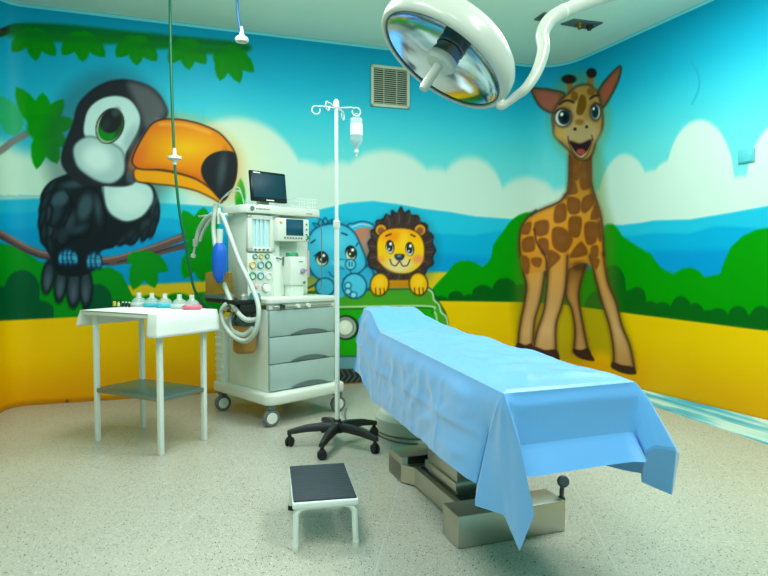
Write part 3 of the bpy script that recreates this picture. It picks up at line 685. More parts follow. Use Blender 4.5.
# ------------------------------------------------------------------ wall meshes
def wall_mesh(name, c0, c1, ids, parent=None, ext=None):
    """columns c0..c1 of the wall grid, faces whose owner is in ids"""
    i = np.arange(c0, c1); j = np.arange(NZ)
    I, Jx = np.meshgrid(i, j, indexing='ij'); w = NZ + 1
    f = np.stack([I * w + Jx, (I + 1) * w + Jx, (I + 1) * w + Jx + 1, I * w + Jx + 1], -1).reshape(-1, 4)
    f = f[np.isin(OWN[f[:, 0]], ids)]
    if len(f) == 0: return None
    used, inv = np.unique(f, return_inverse=True); f2 = inv.reshape(-1, 4)
    co = P3[used]; cc = MUR[used]
    if ext is not None:                          # plain continuation of the end column towards the camera side
        endcol, pe = ext
        k0 = len(co); a = P3[endcol * w: endcol * w + w]; ce = MUR[endcol * w: endcol * w + w]
        b = a.copy(); b[:, 0] = pe.x; b[:, 1] = pe.y
        co = np.vstack([co, a, b]); cc = np.vstack([cc, ce, ce]); jj = np.arange(NZ)
        f2 = np.vstack([f2, np.stack([k0 + jj, k0 + w + jj, k0 + w + jj + 1, k0 + jj + 1], -1)])
    me = bpy.data.meshes.new(name)
    me.vertices.add(len(co)); me.vertices.foreach_set('co', co.astype(np.float32).ravel())
    me.loops.add(f2.size); me.loops.foreach_set('vertex_index', f2.astype(np.int32).ravel())
    me.polygons.add(len(f2)); me.polygons.foreach_set('loop_start', np.arange(0, f2.size, 4, dtype=np.int32))
    me.update(calc_edges=True)
    at_ = me.color_attributes.new('paint', 'FLOAT_COLOR', 'POINT')
    at_.data.foreach_set('color', np.hstack([cc, np.ones((len(cc), 1))]).astype(np.float32).ravel())
    me.polygons.foreach_set('use_smooth', np.ones(len(f2), bool))
    me.materials.append(M['mural'])
    o = bpy.data.objects.new(name, me); col.objects.link(o)
    if parent: o.parent = parent
    else: o['kind'] = 'structure'
    return o
allid = [0, 1, 2, 3, 4, 5]
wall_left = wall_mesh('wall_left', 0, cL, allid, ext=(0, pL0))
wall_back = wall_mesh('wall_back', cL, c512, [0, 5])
wall_right = wall_mesh('wall_right', c512, NS, [0, 1, 2, 3, 4], ext=(NS, pR0))
for nm, idn, lab in [('toucan_painting', 1, 'painted black and white toucan with big orange beak'), ('elephant_painting', 2, 'painted blue baby elephant'),
                     ('lion_painting', 3, 'painted smiling lion cub with brown mane'), ('car_painting', 4, 'painted green car carrying lion and elephant')]:
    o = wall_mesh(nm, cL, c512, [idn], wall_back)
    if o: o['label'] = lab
o = wall_mesh('giraffe_painting', c512, NS, [5], wall_right); o['label'] = 'painted laughing giraffe with brown patches'

outline = [pL0] + [dense_start] + fl + fr + [dense_end] + [pR0]
def slab(name, z0, z1, m):
    bm = B(); add_prism(bm, [(p.x, p.y) for p in outline], z0, z1); return obj(name, bm, m, smooth=0, kind='structure')
slab('floor', -.06, 0, 'floor'); slab('ceiling', HC, HC + .06, 'ceiling')
bm = B(); mid = (pL0 + pR0) / 2
add_box(bm, (mid.x, mid.y - .03, HC / 2), ((pR0 - pL0).length, .06, HC)); obj('wall_front', bm, 'plain_wall', smooth=0, kind='structure')
# rounded paint line where wall meets ceiling
def inset(d, pts):
    out = []
    for i, p in enumerate(pts):
        a = pts[max(0, i - 1)]; b = pts[min(len(pts) - 1, i + 1)]; t = (b - a).normalized(); n = Vector((t.y, -t.x, 0)); out.append(p + n * d)
    return out
bm = B(); ring = [dense_start] + fl + fr + [dense_end]
prof = [(-.0, -.022), (.004, -.012), (.010, -.004), (.018, 0.0)]
rows = []
for d, dz in prof: rows.append([bm.verts.new((p.x, p.y, HC + dz)) for p in inset(d + .001, ring)])
for A, D in zip(rows, rows[1:]):
    for k in range(len(A) - 1): bm.faces.new((A[k], A[k + 1], D[k + 1], D[k]))
obj('trim_1', bm, 'trim_teal', kind='structure')

# painted water-blue coving along the foot of the right wall
def cove_mat():
    m = mat('cove_paint', (70, 178, 200), .4)
    nt = m.node_tree; b = nt.nodes['Principled BSDF']; L = nt.links
    tc = nt.nodes.new('ShaderNodeTexCoord'); mp = nt.nodes.new('ShaderNodeMapping')
    mp.inputs['Rotation'].default_value = (0, 0, -math.atan2(rdir.y, rdir.x) + .12); mp.inputs['Scale'].default_value = (1.1, 9, 1)
    vm = nt.nodes.new('ShaderNodeVectorRotate'); vm.inputs['Axis'].default_value = (0, 0, 1); vm.inputs['Angle'].default_value = -math.atan2(rdir.y, rdir.x) + .1
    mp.inputs['Rotation'].default_value = (0, 0, 0)
    n = nt.nodes.new('ShaderNodeTexNoise'); n.inputs['Scale'].default_value = 1.3; n.inputs['Detail'].default_value = 3
    r = nt.nodes.new('ShaderNodeValToRGB')
    r.color_ramp.elements[0].position = .36; r.color_ramp.elements[0].color = tuple(lin((52, 164, 192))) + (1,)
    r.color_ramp.elements[1].position = .62; r.color_ramp.elements[1].color = tuple(lin((196, 226, 220))) + (1,)
    e = r.color_ramp.elements.new(.48); e.color = tuple(lin((98, 196, 208))) + (1,)
    L.new(tc.outputs['Object'], vm.inputs['Vector']); L.new(vm.outputs['Vector'], mp.inputs['Vector']); L.new(mp.outputs['Vector'], n.inputs['Vector'])
    L.new(n.outputs['Fac'], r.inputs['Fac']); L.new(r.outputs['Color'], b.inputs['Base Color'])
    return m
M['cove'] = cove_mat()
bm = B(); nC = 24; rows = []
o1, o2 = G(657, 407.2), G(768, 444.6); o1.z = o2.z = 0
odir = (o2 - o1)
i1 = RC + rdir * .75
for k in range(nC + 1):
    t = k / nC; pw = i1 + rdir * (t * 3.6)
    po = o1 + odir * (-.45 + t * 3.35)
    rows.append([bm.verts.new(v) for v in (pw + Vector((0, 0, .03)), pw.lerp(po, .12) + Vector((0, 0, .016)), pw.lerp(po, .4) + Vector((0, 0, .010)), po + Vector((0, 0, .006)), po + Vector((0, 0, 0)))])
for A, D in zip(rows, rows[1:]):
    for q_ in range(4): bm.faces.new((A[q_], A[q_ + 1], D[q_ + 1], D[q_]))
obj('baseboard_right', bm, 'cove', kind='structure')

# ------------------------------------------------------------------ wall air vent
wn = Vector((bdir.y, -bdir.x, 0))                # into the room from the back wall
def wallpt(px, py, off=0.0): return on_plane(px, py, LC + wn * off, wn)
a, b_, c_, d_ = wallpt(370.5, 64.5), wallpt(409, 69), wallpt(409, 109.5), wallpt(370.5, 106.5)
zt, zb = (a.z + b_.z) / 2, (c_.z + d_.z) / 2; wv = ((b_ - a).dot(bdir)); ctr = Vector(((a.x + b_.x) / 2, (a.y + b_.y) / 2, (zt + zb) / 2)); hv = zt - zb
rotb = Matrix.Rotation(math.atan2(bdir.y, bdir.x), 3, 'Z')
v = thing('air_vent', 'square beige slatted air vent high on the back wall', 'vent', ctr, math.atan2(bdir.y, bdir.x))
bm = B(); fwid = .028
for sx_ in (-1, 1): add_box(bm, (sx_ * (wv / 2 - fwid / 2), -.012, 0), (fwid, .024, hv), bevel=.004)
for sz_ in (-1, 1): add_box(bm, (0, -.012, sz_ * (hv / 2 - fwid / 2)), (wv, .024, fwid), bevel=.004)
obj('frame', bm, 'grille', v)
bm = B(); add_box(bm, (0, -.003, 0), (wv - .04, .006, hv - .04)); obj('backing', bm, 'grille_dark', v)
bm = B(); ns = 17
for k in range(ns):
    z = -hv / 2 + fwid + (k + .5) * (hv - 2 * fwid) / ns
    add_box(bm, (0, -.012, z), (wv - 2 * fwid, .012, .004), Matrix.Rotation(math.radians(35), 3, 'X'))
for x in (-wv / 6, wv / 6): add_box(bm, (x, -.010, 0), (.006, .010, hv - 2 * fwid))
obj('slats', bm, 'grille', v)

# small blank cover plate on the right wall
rn = Vector((rdir.y, -rdir.x, 0))
p = on_plane(747, 156, RC, rn)
bm = B(); add_box(bm, (0, 0, 0), (.125, .014, .10), bevel=.004); add_box(bm, (0, -.008, 0), (.11, .006, .086), bevel=.002)
for x_ in (-.045, .045): add_cyl(bm, (x_, -.009, 0), (x_, -.0125, 0), .004, seg=10)
o = obj('cover_plate', bm, 'plate_paint'); o.location = p + rn * .007; o.rotation_euler = (0, 0, math.atan2(rdir.y, rdir.x))
tag(o, 'small blank cover plate painted sky blue on the right wall', 'cover plate')

# ceiling outlet panels
def ceil_panel(pts, label, sockets):
    q4 = [G(x, y, HC) for x, y in pts]; c = sum(q4, Vector()) / 4
    t = thing('ceiling_outlet_panel', label, 'outlet panel', (c.x, c.y, HC), 0, 'gas outlet panels on the ceiling')
    bm = B(); add_prism(bm, [(p.x - c.x, p.y - c.y) for p in q4], -.012, 0, .002); obj('plate', bm, 'plate_grey', t)
    for fx, fy, m in sockets:
        p = q4[0].lerp(q4[1], fy).lerp(q4[3].lerp(q4[2], fy), fx) - c
        bm = B(); add_lathe(bm, [(0, -.012), (.030, -.012), (.030, -.03), (.018, -.032), (.018, -.05), (0, -.05)], (p.x, p.y, 0), seg=20); obj('socket', bm, m, t)
ceil_panel([(560.5, 23.6), (574, 18.4), (603, 22), (590.5, 28.6)], 'larger grey metal outlet panel on the ceiling, right of the lamp arm', [(.0, .5, 'brass')][:0] + [(.42, .5, 'brass'), (.75, .5, 'black_plastic')])
ceil_panel([(534, 19), (544, 12), (556, 13.2), (546, 20.6)], 'smaller grey metal outlet panel on the ceiling, left of the lamp arm', [(.4, .5, 'steel_dark')])

# ------------------------------------------------------------------ ceiling gas hoses
def hoseobj(name, label, pts, r, m, plugs, cat='hose'):
    t = thing(name, label, cat, pts[0])
    bm = B(); add_tube(bm, cr([p for p in pts], 8), r, 12); obj('tube', bm, m, t, world=True)
    for p in plugs:
        bm = B(); add_lathe(bm, [(0, .075), (.012, .072), (.016, .02), (.05, .012), (.052, -.008), (.03, -.016), (.014, -.03), (.013, -.05), (0, -.05)] if r > .0104 and m == 'green_hose' else [(0, .085), (.010, .085), (.014, .045), (.022, .022), (.044, .006), (.052, -.008), (.046, -.024), (.03, -.026), (.028, -.012), (0, -.012)], p, seg=28)
        obj('connector', bm, 'white_plastic', t, world=True)
    return t
Yg = 4.52
gp = [at(170, 0, Yg)]; gp[0].z = HC
gp += [at(170.5, 40, Yg), at(172, 100, Yg), at(174.5, 158, Yg), at(176.5, 185, Yg), at(180, 215, Yg + .02), at(185, 240, Yg + .04), at(189, 265, Yg + .06), at(194, 288, Yg + .1), at(203, 303, Yg + .16), at(216, 312, Yg + .22)]
hoseobj('gas_hose', 'long green hose hanging from the ceiling in front of the toucan', gp, .0105, 'green_hose', [at(174.6, 158, Yg)])
gb = [at(236.5, 0, Yg)]; gb[0].z = HC
gb += [at(237.5, 10, Yg), at(239.5, 25, Yg), at(241.2, 33, Yg)]
hoseobj('gas_hose', 'short blue hose with white end hanging from the ceiling', gb, .0105, 'blue_hose', [at(241.8, 38.5, Yg)])

# ------------------------------------------------------------------ instrument table
A_, B_, C_, D_ = G(96, 440), G(161, 457), G(204, 440), G(139, 426)
tc_ = (A_ + B_ + C_ + D_) / 4 + Vector((.016, -.01, 0)); th = math.radians(-29.0)
TW, TD, TZ = .590, .35, .850
t = thing('instrument_table', 'white metal side table with a glossy lower shelf under a white cloth', 'table', (tc_.x, tc_.y, 0), th)
bm = B(); add_box(bm, (0, 0, TZ - .012), (TW + .10, TD + .12, .024), bevel=.006); obj('tabletop', bm, 'white_enamel', t)
for sx_ in (-1, 1):
    for sy_ in (-1, 1):
        bm = B(); add_box(bm, (sx_ * TW / 2, sy_ * TD / 2, (TZ - .024) / 2), (.03, .03, TZ - .024), bevel=.004); obj('leg', bm, 'white_enamel', t)
bm = B(); add_box(bm, (0, 0, .335), (TW + .028, TD + .026, .026), bevel=.004)
obj('lower_shelf', bm, 'steel_shelf', t)

# cloth: over the short ends, wrapping the near right corner
def cloth():
    bm = B(); hx, hy = TW / 2 + .058, TD / 2 + .066; z = TZ + .004
    nx, ny = 40, 14
    def top(u, v): return Vector((-hx + 2 * hx * u, -hy + 2 * hy * v, z + .0015 * math.sin(u * 21 + v * 5) * (1 - abs(2 * v - 1))))
    g = [[bm.verts.new(top(i / nx, j / ny)) for j in range(ny + 1)] for i in range(nx + 1)]
    for i in range(nx):
        for j in range(ny): bm.faces.new((g[i][j], g[i + 1][j], g[i + 1][j + 1], g[i][j + 1]))
    # strips hanging from listed edge columns
    def hang(edge, normals, lens, rows=8, flare=.02):
        prev = edge
        for r in range(1, rows + 1):
            tt = r / rows; cur = []
            for k, vtx in enumerate(edge):
                o = normals[k] * (.010 * min(1, tt * 3) + flare * tt + .004 * math.sin(k * .5) * tt)
                cur.append(bm.verts.new(vtx.co + o + Vector((0, 0, -lens[k] * tt))))
            for k in range(len(edge) - 1): bm.faces.new((prev[k], prev[k + 1], cur[k + 1], cur[k]))
            prev = cur
    left = [g[0][j] for j in range(ny + 1)]
    hang(left, [Vector((-1, 0, 0))] * len(left), [.105] * len(left), flare=.035)
    wrap = 4
    right = [g[nx - wrap + k][0] for k in range(wrap)] + [g[nx][j] for j in range(ny + 1)]
    nr = []
    for k in range(len(right)):
        a = min(1, max(0, (k - wrap + 2) / 4)); nr.append(Vector((math.sin(a * PI / 2), -math.cos(a * PI / 2), 0)))
    hang(right, nr, [.135] * len(right), flare=.008)
    return bm
o = obj('tablecloth', cloth(), 'cloth_white', smooth=60)
sm = o.modifiers.new('thick', 'SOLIDIFY'); sm.thickness = .002; sm.offset = 1
o.location = (tc_.x, tc_.y, 0); o.rotation_euler = (0, 0, th)
tag(o, 'white cloth draped over the instrument table, hanging down its right end', 'cloth')

# face masks in a row at the rear of the table, and small vials
Ztop = TZ + .008
def on_table(px, lv):                            # point on the table top at local depth lv, seen at column px
    ex = Vector((math.cos(th), math.sin(th), 0)); ey = Vector((-math.sin(th), math.cos(th), 0))
    k = (px - CX) / F_PX
    o0 = Vector((tc_.x, tc_.y, 0)) + ey * lv     # o0 + s*ex, want X/Y' = k (pitch ~ small)
    dy = -sp * (Ztop - CAM.z)
    s = (k * (o0.y * cp + dy) - o0.x) / (ex.x - k * ex.y * cp)
    pt = o0 + ex * s; return Vector((pt.x, pt.y, Ztop))
def mask(label, pos, cuff, shell):
    t = thing('face_mask', label, 'face mask', pos, th + .3, 'anaesthetic face masks on the table'); t.scale = (1.2, 1.2, 1.2)
    bm = B(); ring = [(.042 * math.cos(k * PI / 14) * (1 + .12 * math.sin(k * PI / 14)), .036 * math.sin(k * PI / 14), .012) for k in range(28)]
    add_tube(bm, ring, .0115, 10, closed=True); obj('cushion', bm, cuff, t)
    bm = B(); add_lathe(bm, [(.043, .012), (.040, .028), (.031, .044), (.018, .052), (.015, .056), (.015, .052), (.017, .048), (.029, .040), (.037, .026), (.040, .012)], (0, 0, 0), seg=28); obj('shell', bm, shell, t)
    bm = B(); add_lathe(bm, [(.009, .05), (.0125, .05), (.0125, .078), (.009, .078), (.009, .05)], (0, 0, 0), seg=20); obj('connector', bm, 'white_plastic', t)
    return t
lv = TD / 2 - .01
m0 = mask('clear face mask, leftmost of the row of masks on the white cloth', on_table(139, lv), 'clear_rubber', 'clear')
copy_thing(m0, on_table(152, lv), 'face mask with blue rim, second from the left in the row', mats={'cushion': 'cyan_rubber'})
copy_thing(m0, on_table(165, lv - .01), 'face mask with blue rim, middle of the row of five masks', mats={'cushion': 'cyan_rubber'})
copy_thing(m0, on_table(179.5, lv - .02), 'clear face mask just left of the pink-rimmed mask', rz=th)
copy_thing(m0, on_table(192, lv - .035), 'face mask with pink rim at the right end of the row', mats={'cushion': 'pink_rubber'})
def vial(label, pos, body, cap, h=.032, r=.008, grp='vials on the table'):
    t = thing('vial', label, 'vial', pos, 0, grp)
    bm = B(); add_lathe(bm, [(0, 0), (r, 0), (r, h * .7), (r * .6, h * .82), (r * .6, h * .9), (0, h * .9)], (0, 0, 0), seg=16); obj('body', bm, body, t)
    bm = B(); add_lathe(bm, [(0, h * .86), (r * .75, h * .86), (r * .75, h * 1.1), (0, h * 1.1)], (0, 0, 0), seg=16); obj('cap', bm, cap, t)
    return t
v0 = vial('dark small vial nearest the yellow-green one', on_table(123, .07), 'black_plastic', 'white_plastic')
copy_thing(v0, on_table(126.2, .07), 'dark small vial in the middle of three dark vials')
copy_thing(v0, on_table(129.4, .065), 'dark small vial nearest the clear mask')
vial('yellow-green small vial at the left of the table', on_table(114.5, .085), 'yellow_green', 'black_plastic', .042, .012)
vial('pale small vial beside the yellow-green vial', on_table(118.6, .08), 'white_plastic', 'gold', .03, .009)

# ------------------------------------------------------------------ anaesthesia machine
FM = G(271.2, 426.6); FM.z = 0; ra = math.radians(45)
U = Vector((math.cos(ra), math.sin(ra), 0)); V = Vector((-math.sin(ra), math.cos(ra), 0))
am = thing('anaesthesia_machine', 'tall white anaesthesia machine on wheels with three grey drawers and hoses', 'medical machine', FM, ra)
def loc_(P): d = P - FM; return Vector((d.dot(U), d.dot(V), P.z))
def fp(px, py, b): return loc_(on_plane(px, py, FM + V * b, V))          # point on a front-parallel plane at depth b
def sp_(px, py, a): return loc_(on_plane(px, py, FM + U * a, U))         # point on a side-parallel plane at a
# base
bm = B()
base = [(-.06, .0), (-.03, -.045), (.05, -.06), (.56, -.06), (.66, -.03), (.68, .05), (.68, .70), (.62, .76), (.02, .76), (-.05, .72)]
add_prism(bm, base, .155, .235, .018); obj('base_plate', bm, 'white_plastic', am, smooth=50)
def caster(x, y, ang):
    bm = B(); d = Vector((math.cos(ang), math.sin(ang), 0)); c = Vector((x, y, .062))
    add_lathe(bm, [(.040, -.020), (.055, -.020), (.062, -.012), (.062, .012), (.055, .020), (.040, .020)], c, d, 40); w = obj('caster', bm, 'tire', am)
    bm = B(); add_lathe(bm, [(0, -.021), (.038, -.021), (.042, -.018), (.042, .018), (.038, .021), (0, .021)], c, d, 36)
    add_lathe(bm, [(0, -.026), (.012, -.026), (.012, .026), (0, .026)], c, d, 20); obj('wheel_hub', bm, 'white_plastic', w)
    bm = B(); add_box(bm, (x, y, .140), (.06, .06, .034), bevel=.01); add_box(bm, (x, y, .10), (.05, .018, .07), Matrix.Rotation(ang + PI / 2, 3, 'Z')); obj('caster_fork', bm, 'handle_grey', w)
for x, y, an in [(.0, .0, math.radians(-100)), (.0, .66, math.radians(-100)), (.62, .0, math.radians(-100)), (.62, .66, math.radians(-60))]: caster(x, y, an)
# cabinet
z0 = .235; zt = .825; wdt = .60
bm = B(); add_box(bm, (wdt / 2, .03 + .27, (z0 + zt) / 2), (wdt, .52, zt - z0), bevel=.008); obj('cabinet', bm, 'cream_plastic', am)
zz = [z0 + .006, z0 + .20, z0 + .395, zt - .002]
for k in range(3):
    lo, hi = zz[k] + .003, zz[k + 1] - .003
    bm = B(); add_box(bm, (wdt / 2, .027, (lo + hi) / 2), (wdt - .006, .03, hi - lo), bevel=.005); dr = obj('drawer', bm, 'drawer_grey', am)
    bm = B(); n = 18; pts = []
    for i in range(n + 1):
        tt = i / n; pts.append((wdt * (.30 + .58 * tt), lo + .006 + .030 * math.sin(PI * tt) ** .8))
    vs = [bm.verts.new((x, .004, z)) for x, z in pts] ; vb = [bm.verts.new((x, .014, z + .002)) for x, z in pts]
    bot = [bm.verts.new((x, .008, lo + .004)) for x, z in pts]
    for i in range(n):
        bm.faces.new((vs[i], vs[i + 1], vb[i + 1], vb[i])); 
        if i: bm.faces.new((vs[i], vs[i + 1], bot[i + 1], bot[i])) if i < n - 1 else bm.faces.new((vs[i], vs[i + 1], bot[i]))
        else: bm.faces.new((vs[0], vs[1], bot[1]))
    obj('handle', bm, 'handle_grey', dr)
bm = B(); add_box(bm, (wdt / 2, .036, .846), (wdt, .04, .042), bevel=.004); obj('rail_backing', bm, 'white_plastic', am)
bm = B(); add_cyl(bm, (.03, .008, .845), (wdt - .04, .008, .845), .007); obj('side_rail', bm, 'steel', am)
for x, m in [(.10, 'steel_dark'), (.235, 'white_plastic'), (.33, 'white_plastic')]:
    bm = B(); add_cyl(bm, (x, .014, .845), (x, -.02, .845), .017, .015); obj('knob', bm, m, am)
bm = B()
add_prism(bm, [(-.02, .02), (.0, -.005), (wdt + .0, -.005), (wdt + .03, .02), (wdt + .03, .36), (-.02, .36)], .868, .905, .008); obj('worktop', bm, 'white_plastic', am)
# tower
tf = .30
lt = fp(247, 214, tf); rt = fp(312, 222, tf)
ax0 = lt.x; ax1 = rt.x
topz = 1.53
bm = B(); add_box(bm, ((ax0 + .30) / 2 + .0, tf + .14, (.905 + topz) / 2), (.30 - ax0, .27, topz - .905), bevel=.01)
add_box(bm, ((.28 + ax1) / 2, tf + .17, (.905 + topz) / 2), (ax1 - .26, .20, topz - .905), bevel=.01); obj('tower', bm, 'cream_plastic', am)
# gauge panel
p0 = fp(247, 253, tf - .012); p1 = fp(273.5, 297, tf - .012)
bm = B(); add_box(bm, ((p0.x + p1.x) / 2, tf - .004, (p0.z + p1.z) / 2), (p1.x - p0.x, .03, p0.z - p1.z), bevel=.004); gpn = obj('gauge_panel', bm, 'white_plastic', am)
def gauge(px, py, r, rim, ring2=True):
    p = fp(px, py, tf - .02); o = (p.x, tf - .019, p.z)
    bm = B(); add_lathe(bm, [(r * .78, .0), (r, .0), (r, -.012), (r * .8, -.016), (r * .74, -.008)], o, (0, 1, 0), 28)
    g_ = obj('gauge', bm, rim, am)
    bm = B(); add_lathe(bm, [(0, -.007), (r * .78, -.007)], o, (0, 1, 0), 28); add_box(bm, (o[0], o[1] - .008, o[2] + r * .2), (r * .14, .002, r * .7), Matrix.Rotation(.6, 3, 'Y')); obj('dial', bm, 'gauge_face', g_)
for px, c in [(252.3, 'gold'), (260.3, 'teal'), (268.2, 'green_plastic')]: gauge(px, 265, .028, c)
for px, c in [(252.3, 'green_plastic'), (260.3, 'teal'), (268.2, 'white_plastic')]: gauge(px, 276, .028, c)
for px, c in [(254.6, 'teal'), (260.6, 'gold'), (266.8, 'green_plastic')]: gauge(px, 256.3, .019, c)
for px, py, r, m in [(265.2, 287.8, .034, 'gauge_face'), (255.6, 286.8, .018, 'pale_pink')]:
    p = fp(px, py, tf - .02); bm = B(); add_lathe(bm, [(0, -.035), (r * .8, -.035), (r * .86, -.03), (r * .9, -.012), (r, -.010), (r, 0)], (p.x, tf - .019, p.z), (0, 1, 0), 30); k_ = obj('control_knob', bm, m, am)
    if r > .03:
        bm = B(); add_lathe(bm, [(r * .95, -.013), (r * 1.05, -.013), (r * 1.05, -.009), (r * .95, -.009)], (p.x, tf - .019, p.z), (0, 1, 0), 30); obj('knob_ring', bm, 'handle_grey', k_)
# flow meter window
p0 = fp(247, 214.5, tf - .012); p1 = fp(274, 252, tf - .012)
bm = B(); W_, H_ = p1.x - p0.x, p0.z - p1.z; cx_, cz_ = (p0.x + p1.x) / 2, (p0.z + p1.z) / 2
for s in (-1, 1): add_box(bm, (cx_ + s * (W_ / 2 - .02), tf - .008, cz_), (.04, .036, H_), bevel=.005)
for s in (-1, 1): add_box(bm, (cx_, tf - .008, cz_ + s * (H_ / 2 - .016)), (W_, .036, .032), bevel=.005)
fm_ = obj('flowmeter_panel', bm, 'white_plastic', am)
bm = B(); add_box(bm, (cx_, tf + .0, cz_), (W_ - .07, .012, H_ - .05)); obj('window', bm, 'flow_glass', fm_)
bm = B()
bm.free()
for dx in (-.036, 0, .036):
    bm = B(); add_cyl(bm, (cx_ + dx, tf - .014, cz_ - H_ / 2 + .03), (cx_ + dx, tf - .014, cz_ + H_ / 2 - .03), .007, seg=12); obj('flow_tube', bm, 'flow_tube', fm_)
bm = B()
bm.free()
for k in range(4):
    bm = B(); add_cyl(bm, (cx_ - .06 + k * .036, tf - .028, cz_ - H_ / 2 + .015), (cx_ - .06 + k * .036, tf - .036, cz_ - H_ / 2 + .015), .008, seg=12); obj('valve_knob', bm, 'handle_grey', fm_)
# top shelf
bm = B(); shf = [(ax0 - .05, tf + .26), (ax0 - .05, tf + .02), (ax0 - .02, tf - .03), (ax0 + .02, tf - .05), (ax1 + .04, tf - .05), (ax1 + .04, tf + .34), (ax0 - .0, tf + .34)]
add_prism(bm, shf, 1.525, 1.585, .008); sh = obj('top_shelf', bm, 'white_plastic', am)
p = fp(252.5, 209.3, tf - .05); bm = B(); add_lathe(bm, [(0, -.003), (.016, -.003), (.018, 0)], (p.x, tf - .05, 1.558), (0, 1, 0), 24); obj('emblem', bm, 'label_grey', sh)
bm = B()
for k in range(11): add_box(bm, (p.x + .035 + k * .011, tf - .0505, 1.556), (.007, .002, .008 if k % 3 else .011))
obj('lettering', bm, 'label_grey', sh); bm = B()
for k in range(5): add_box(bm, (ax1 - .09 + k * .012, tf - .0505, 1.545), (.008, .002, .007))
obj('lettering', bm, 'label_grey', sh)
# wire basket on the right of the shelf
bm = B(); bx0, bx1, by0, by1 = ax0 + .43, ax1 + .03, tf - .03, tf + .26
for z in (1.60, 1.635, 1.665):
    add_tube(bm, [(bx0, by0, z), (bx1, by0, z), (bx1, by1, z), (bx0, by1, z)], .003, 6, closed=True)
for k in range(9):
    x = bx0 + (bx1 - bx0) * k / 8; add_cyl(bm, (x, by0, 1.585), (x, by0, 1.665), .0022, seg=6); add_cyl(bm, (x, by1, 1.585), (x, by1, 1.665), .0022, seg=6)
for k in range(6):
    y = by0 + (by1 - by0) * k / 5; add_cyl(bm, (bx1, y, 1.585), (bx1, y, 1.665), .0022, seg=6)
wb = obj('wire_basket', bm, 'white_enamel'); wb.location = FM; wb.rotation_euler = (0, 0, ra); tag(wb, 'low white wire basket on the right end of the machine top', 'basket')
# ventilator display
dpl = tf - .07
p0 = fp(277.5, 216.5, dpl); p1 = fp(309.5, 243, dpl); cx_, cz_ = (p0.x + p1.x) / 2, (p0.z + p1.z) / 2; W_, H_ = p1.x - p0.x, p0.z - p1.z - .015
bm = B(); add_box(bm, (cx_, dpl + .05, cz_), (W_, .10, H_), bevel=.012); vd = obj('ventilator_display', bm, 'white_plastic', am)
q0 = fp(286, 219.3, dpl); q1 = fp(303.2, 236.5, dpl)
bm = B(); add_box(bm, ((q0.x + q1.x) / 2, dpl - .001, (q0.z + q1.z) / 2 + .004), (q1.x - q0.x, .006, q0.z - q1.z), bevel=.002); obj('screen', bm, 'screen_small', vd)
bm = B()
bm.free()
for bx_, bz_ in [(cx_ - .085 + k * .026, cz_ - H_ / 2 + .026) for k in range(7)] + [(cx_ + W_ / 2 - .03, cz_ + H_ / 2 - .04 - k * .04) for k in range(4)]:
    bm = B(); add_cyl(bm, (bx_, dpl + .001, bz_), (bx_, dpl - .005, bz_), .0075, seg=10); obj('button', bm, 'label_grey', vd)
bm = B(); add_box(bm, (cx_ + W_ / 2 - .012, dpl - .004, cz_ - H_ / 2 + .035), (.028, .02, .028), bevel=.005); obj('control_wheel', bm, 'green_plastic', vd)
bm = B(); add_box(bm, (cx_ - W_ / 2 + .03, dpl - .002, cz_ + H_ / 2 - .035), (.022, .004, .018)); obj('warning_light', bm, 'gold', vd)
# vaporizer block under the display
vp = tf - .12
p0 = fp(290.5, 256.5, vp); p1 = fp(307, 285, vp)
bm = B(); add_box(bm, ((p0.x + p1.x) / 2, vp + .06, (p0.z + p1.z) / 2), (p1.x - p0.x, .12, p0.z - p1.z), bevel=.012); vz = obj('vaporizer', bm, 'white_plastic', am)
bm = B(); add_lathe(bm, [(0, .032), (.04, .032), (.048, .022), (.05, 0), (0, 0)], ((p0.x + p1.x) / 2 - .02, vp + .06, p0.z), (0, 0, 1), 30); obj('cap', bm, 'green_plastic', vz)
bm = B(); add_lathe(bm, [(0, -.02), (.018, -.02), (.022, 0)], (p0.x + (p1.x - p0.x) * .72, vp, (p0.z + p1.z) / 2), (0, 1, 0), 24); add_box(bm, (p0.x + (p1.x - p0.x) * .74, vp - .02, (p0.z + p1.z) / 2), (.05, .012, .012), Matrix.Rotation(-.25, 3, 'Y')); obj('dial', bm, 'purple_grey', vz)
bm = B()
add_box(bm, (p0.x + (p1.x - p0.x) * .62, vp + .001, (p0.z + p1.z) / 2 + .07), (.04, .003, .008)); obj('scale_mark', bm, 'label_grey', vz); bm = B(); add_cyl(bm, (p1.x - .03, vp, p1.z + .02), (p1.x - .03, vp - .012, p1.z + .02), .01, seg=12); obj('fill_port', bm, 'label_grey', vz)
bm = B(); add_box(bm, ((p0.x + p1.x) / 2 + .0, vp + .07, (p1.z + .905) / 2), ((p1.x - p0.x) * .8, .10, p1.z - .90), bevel=.006); add_box(bm, (p0.x - .04, tf + .0, (p0.z + .905) / 2), (.10, .05, p0.z - .905), bevel=.004); obj('vaporizer_mount', bm, 'cream_plastic', am)
bm = B(); p = fp(279.5, 259, tf - .03); add_tube(bm, [(p.x - .03, tf - .03, p.z + .01), (p.x, tf - .05, p.z), (p.x + .03, tf - .04, p.z + .015)], .006, 8); add_cyl(bm, (p.x + .035, tf - .03, p.z + .01), (p.x + .035, tf - .03, p.z - .05), .006, seg=8); obj('bracket', bm, 'handle_grey', am)
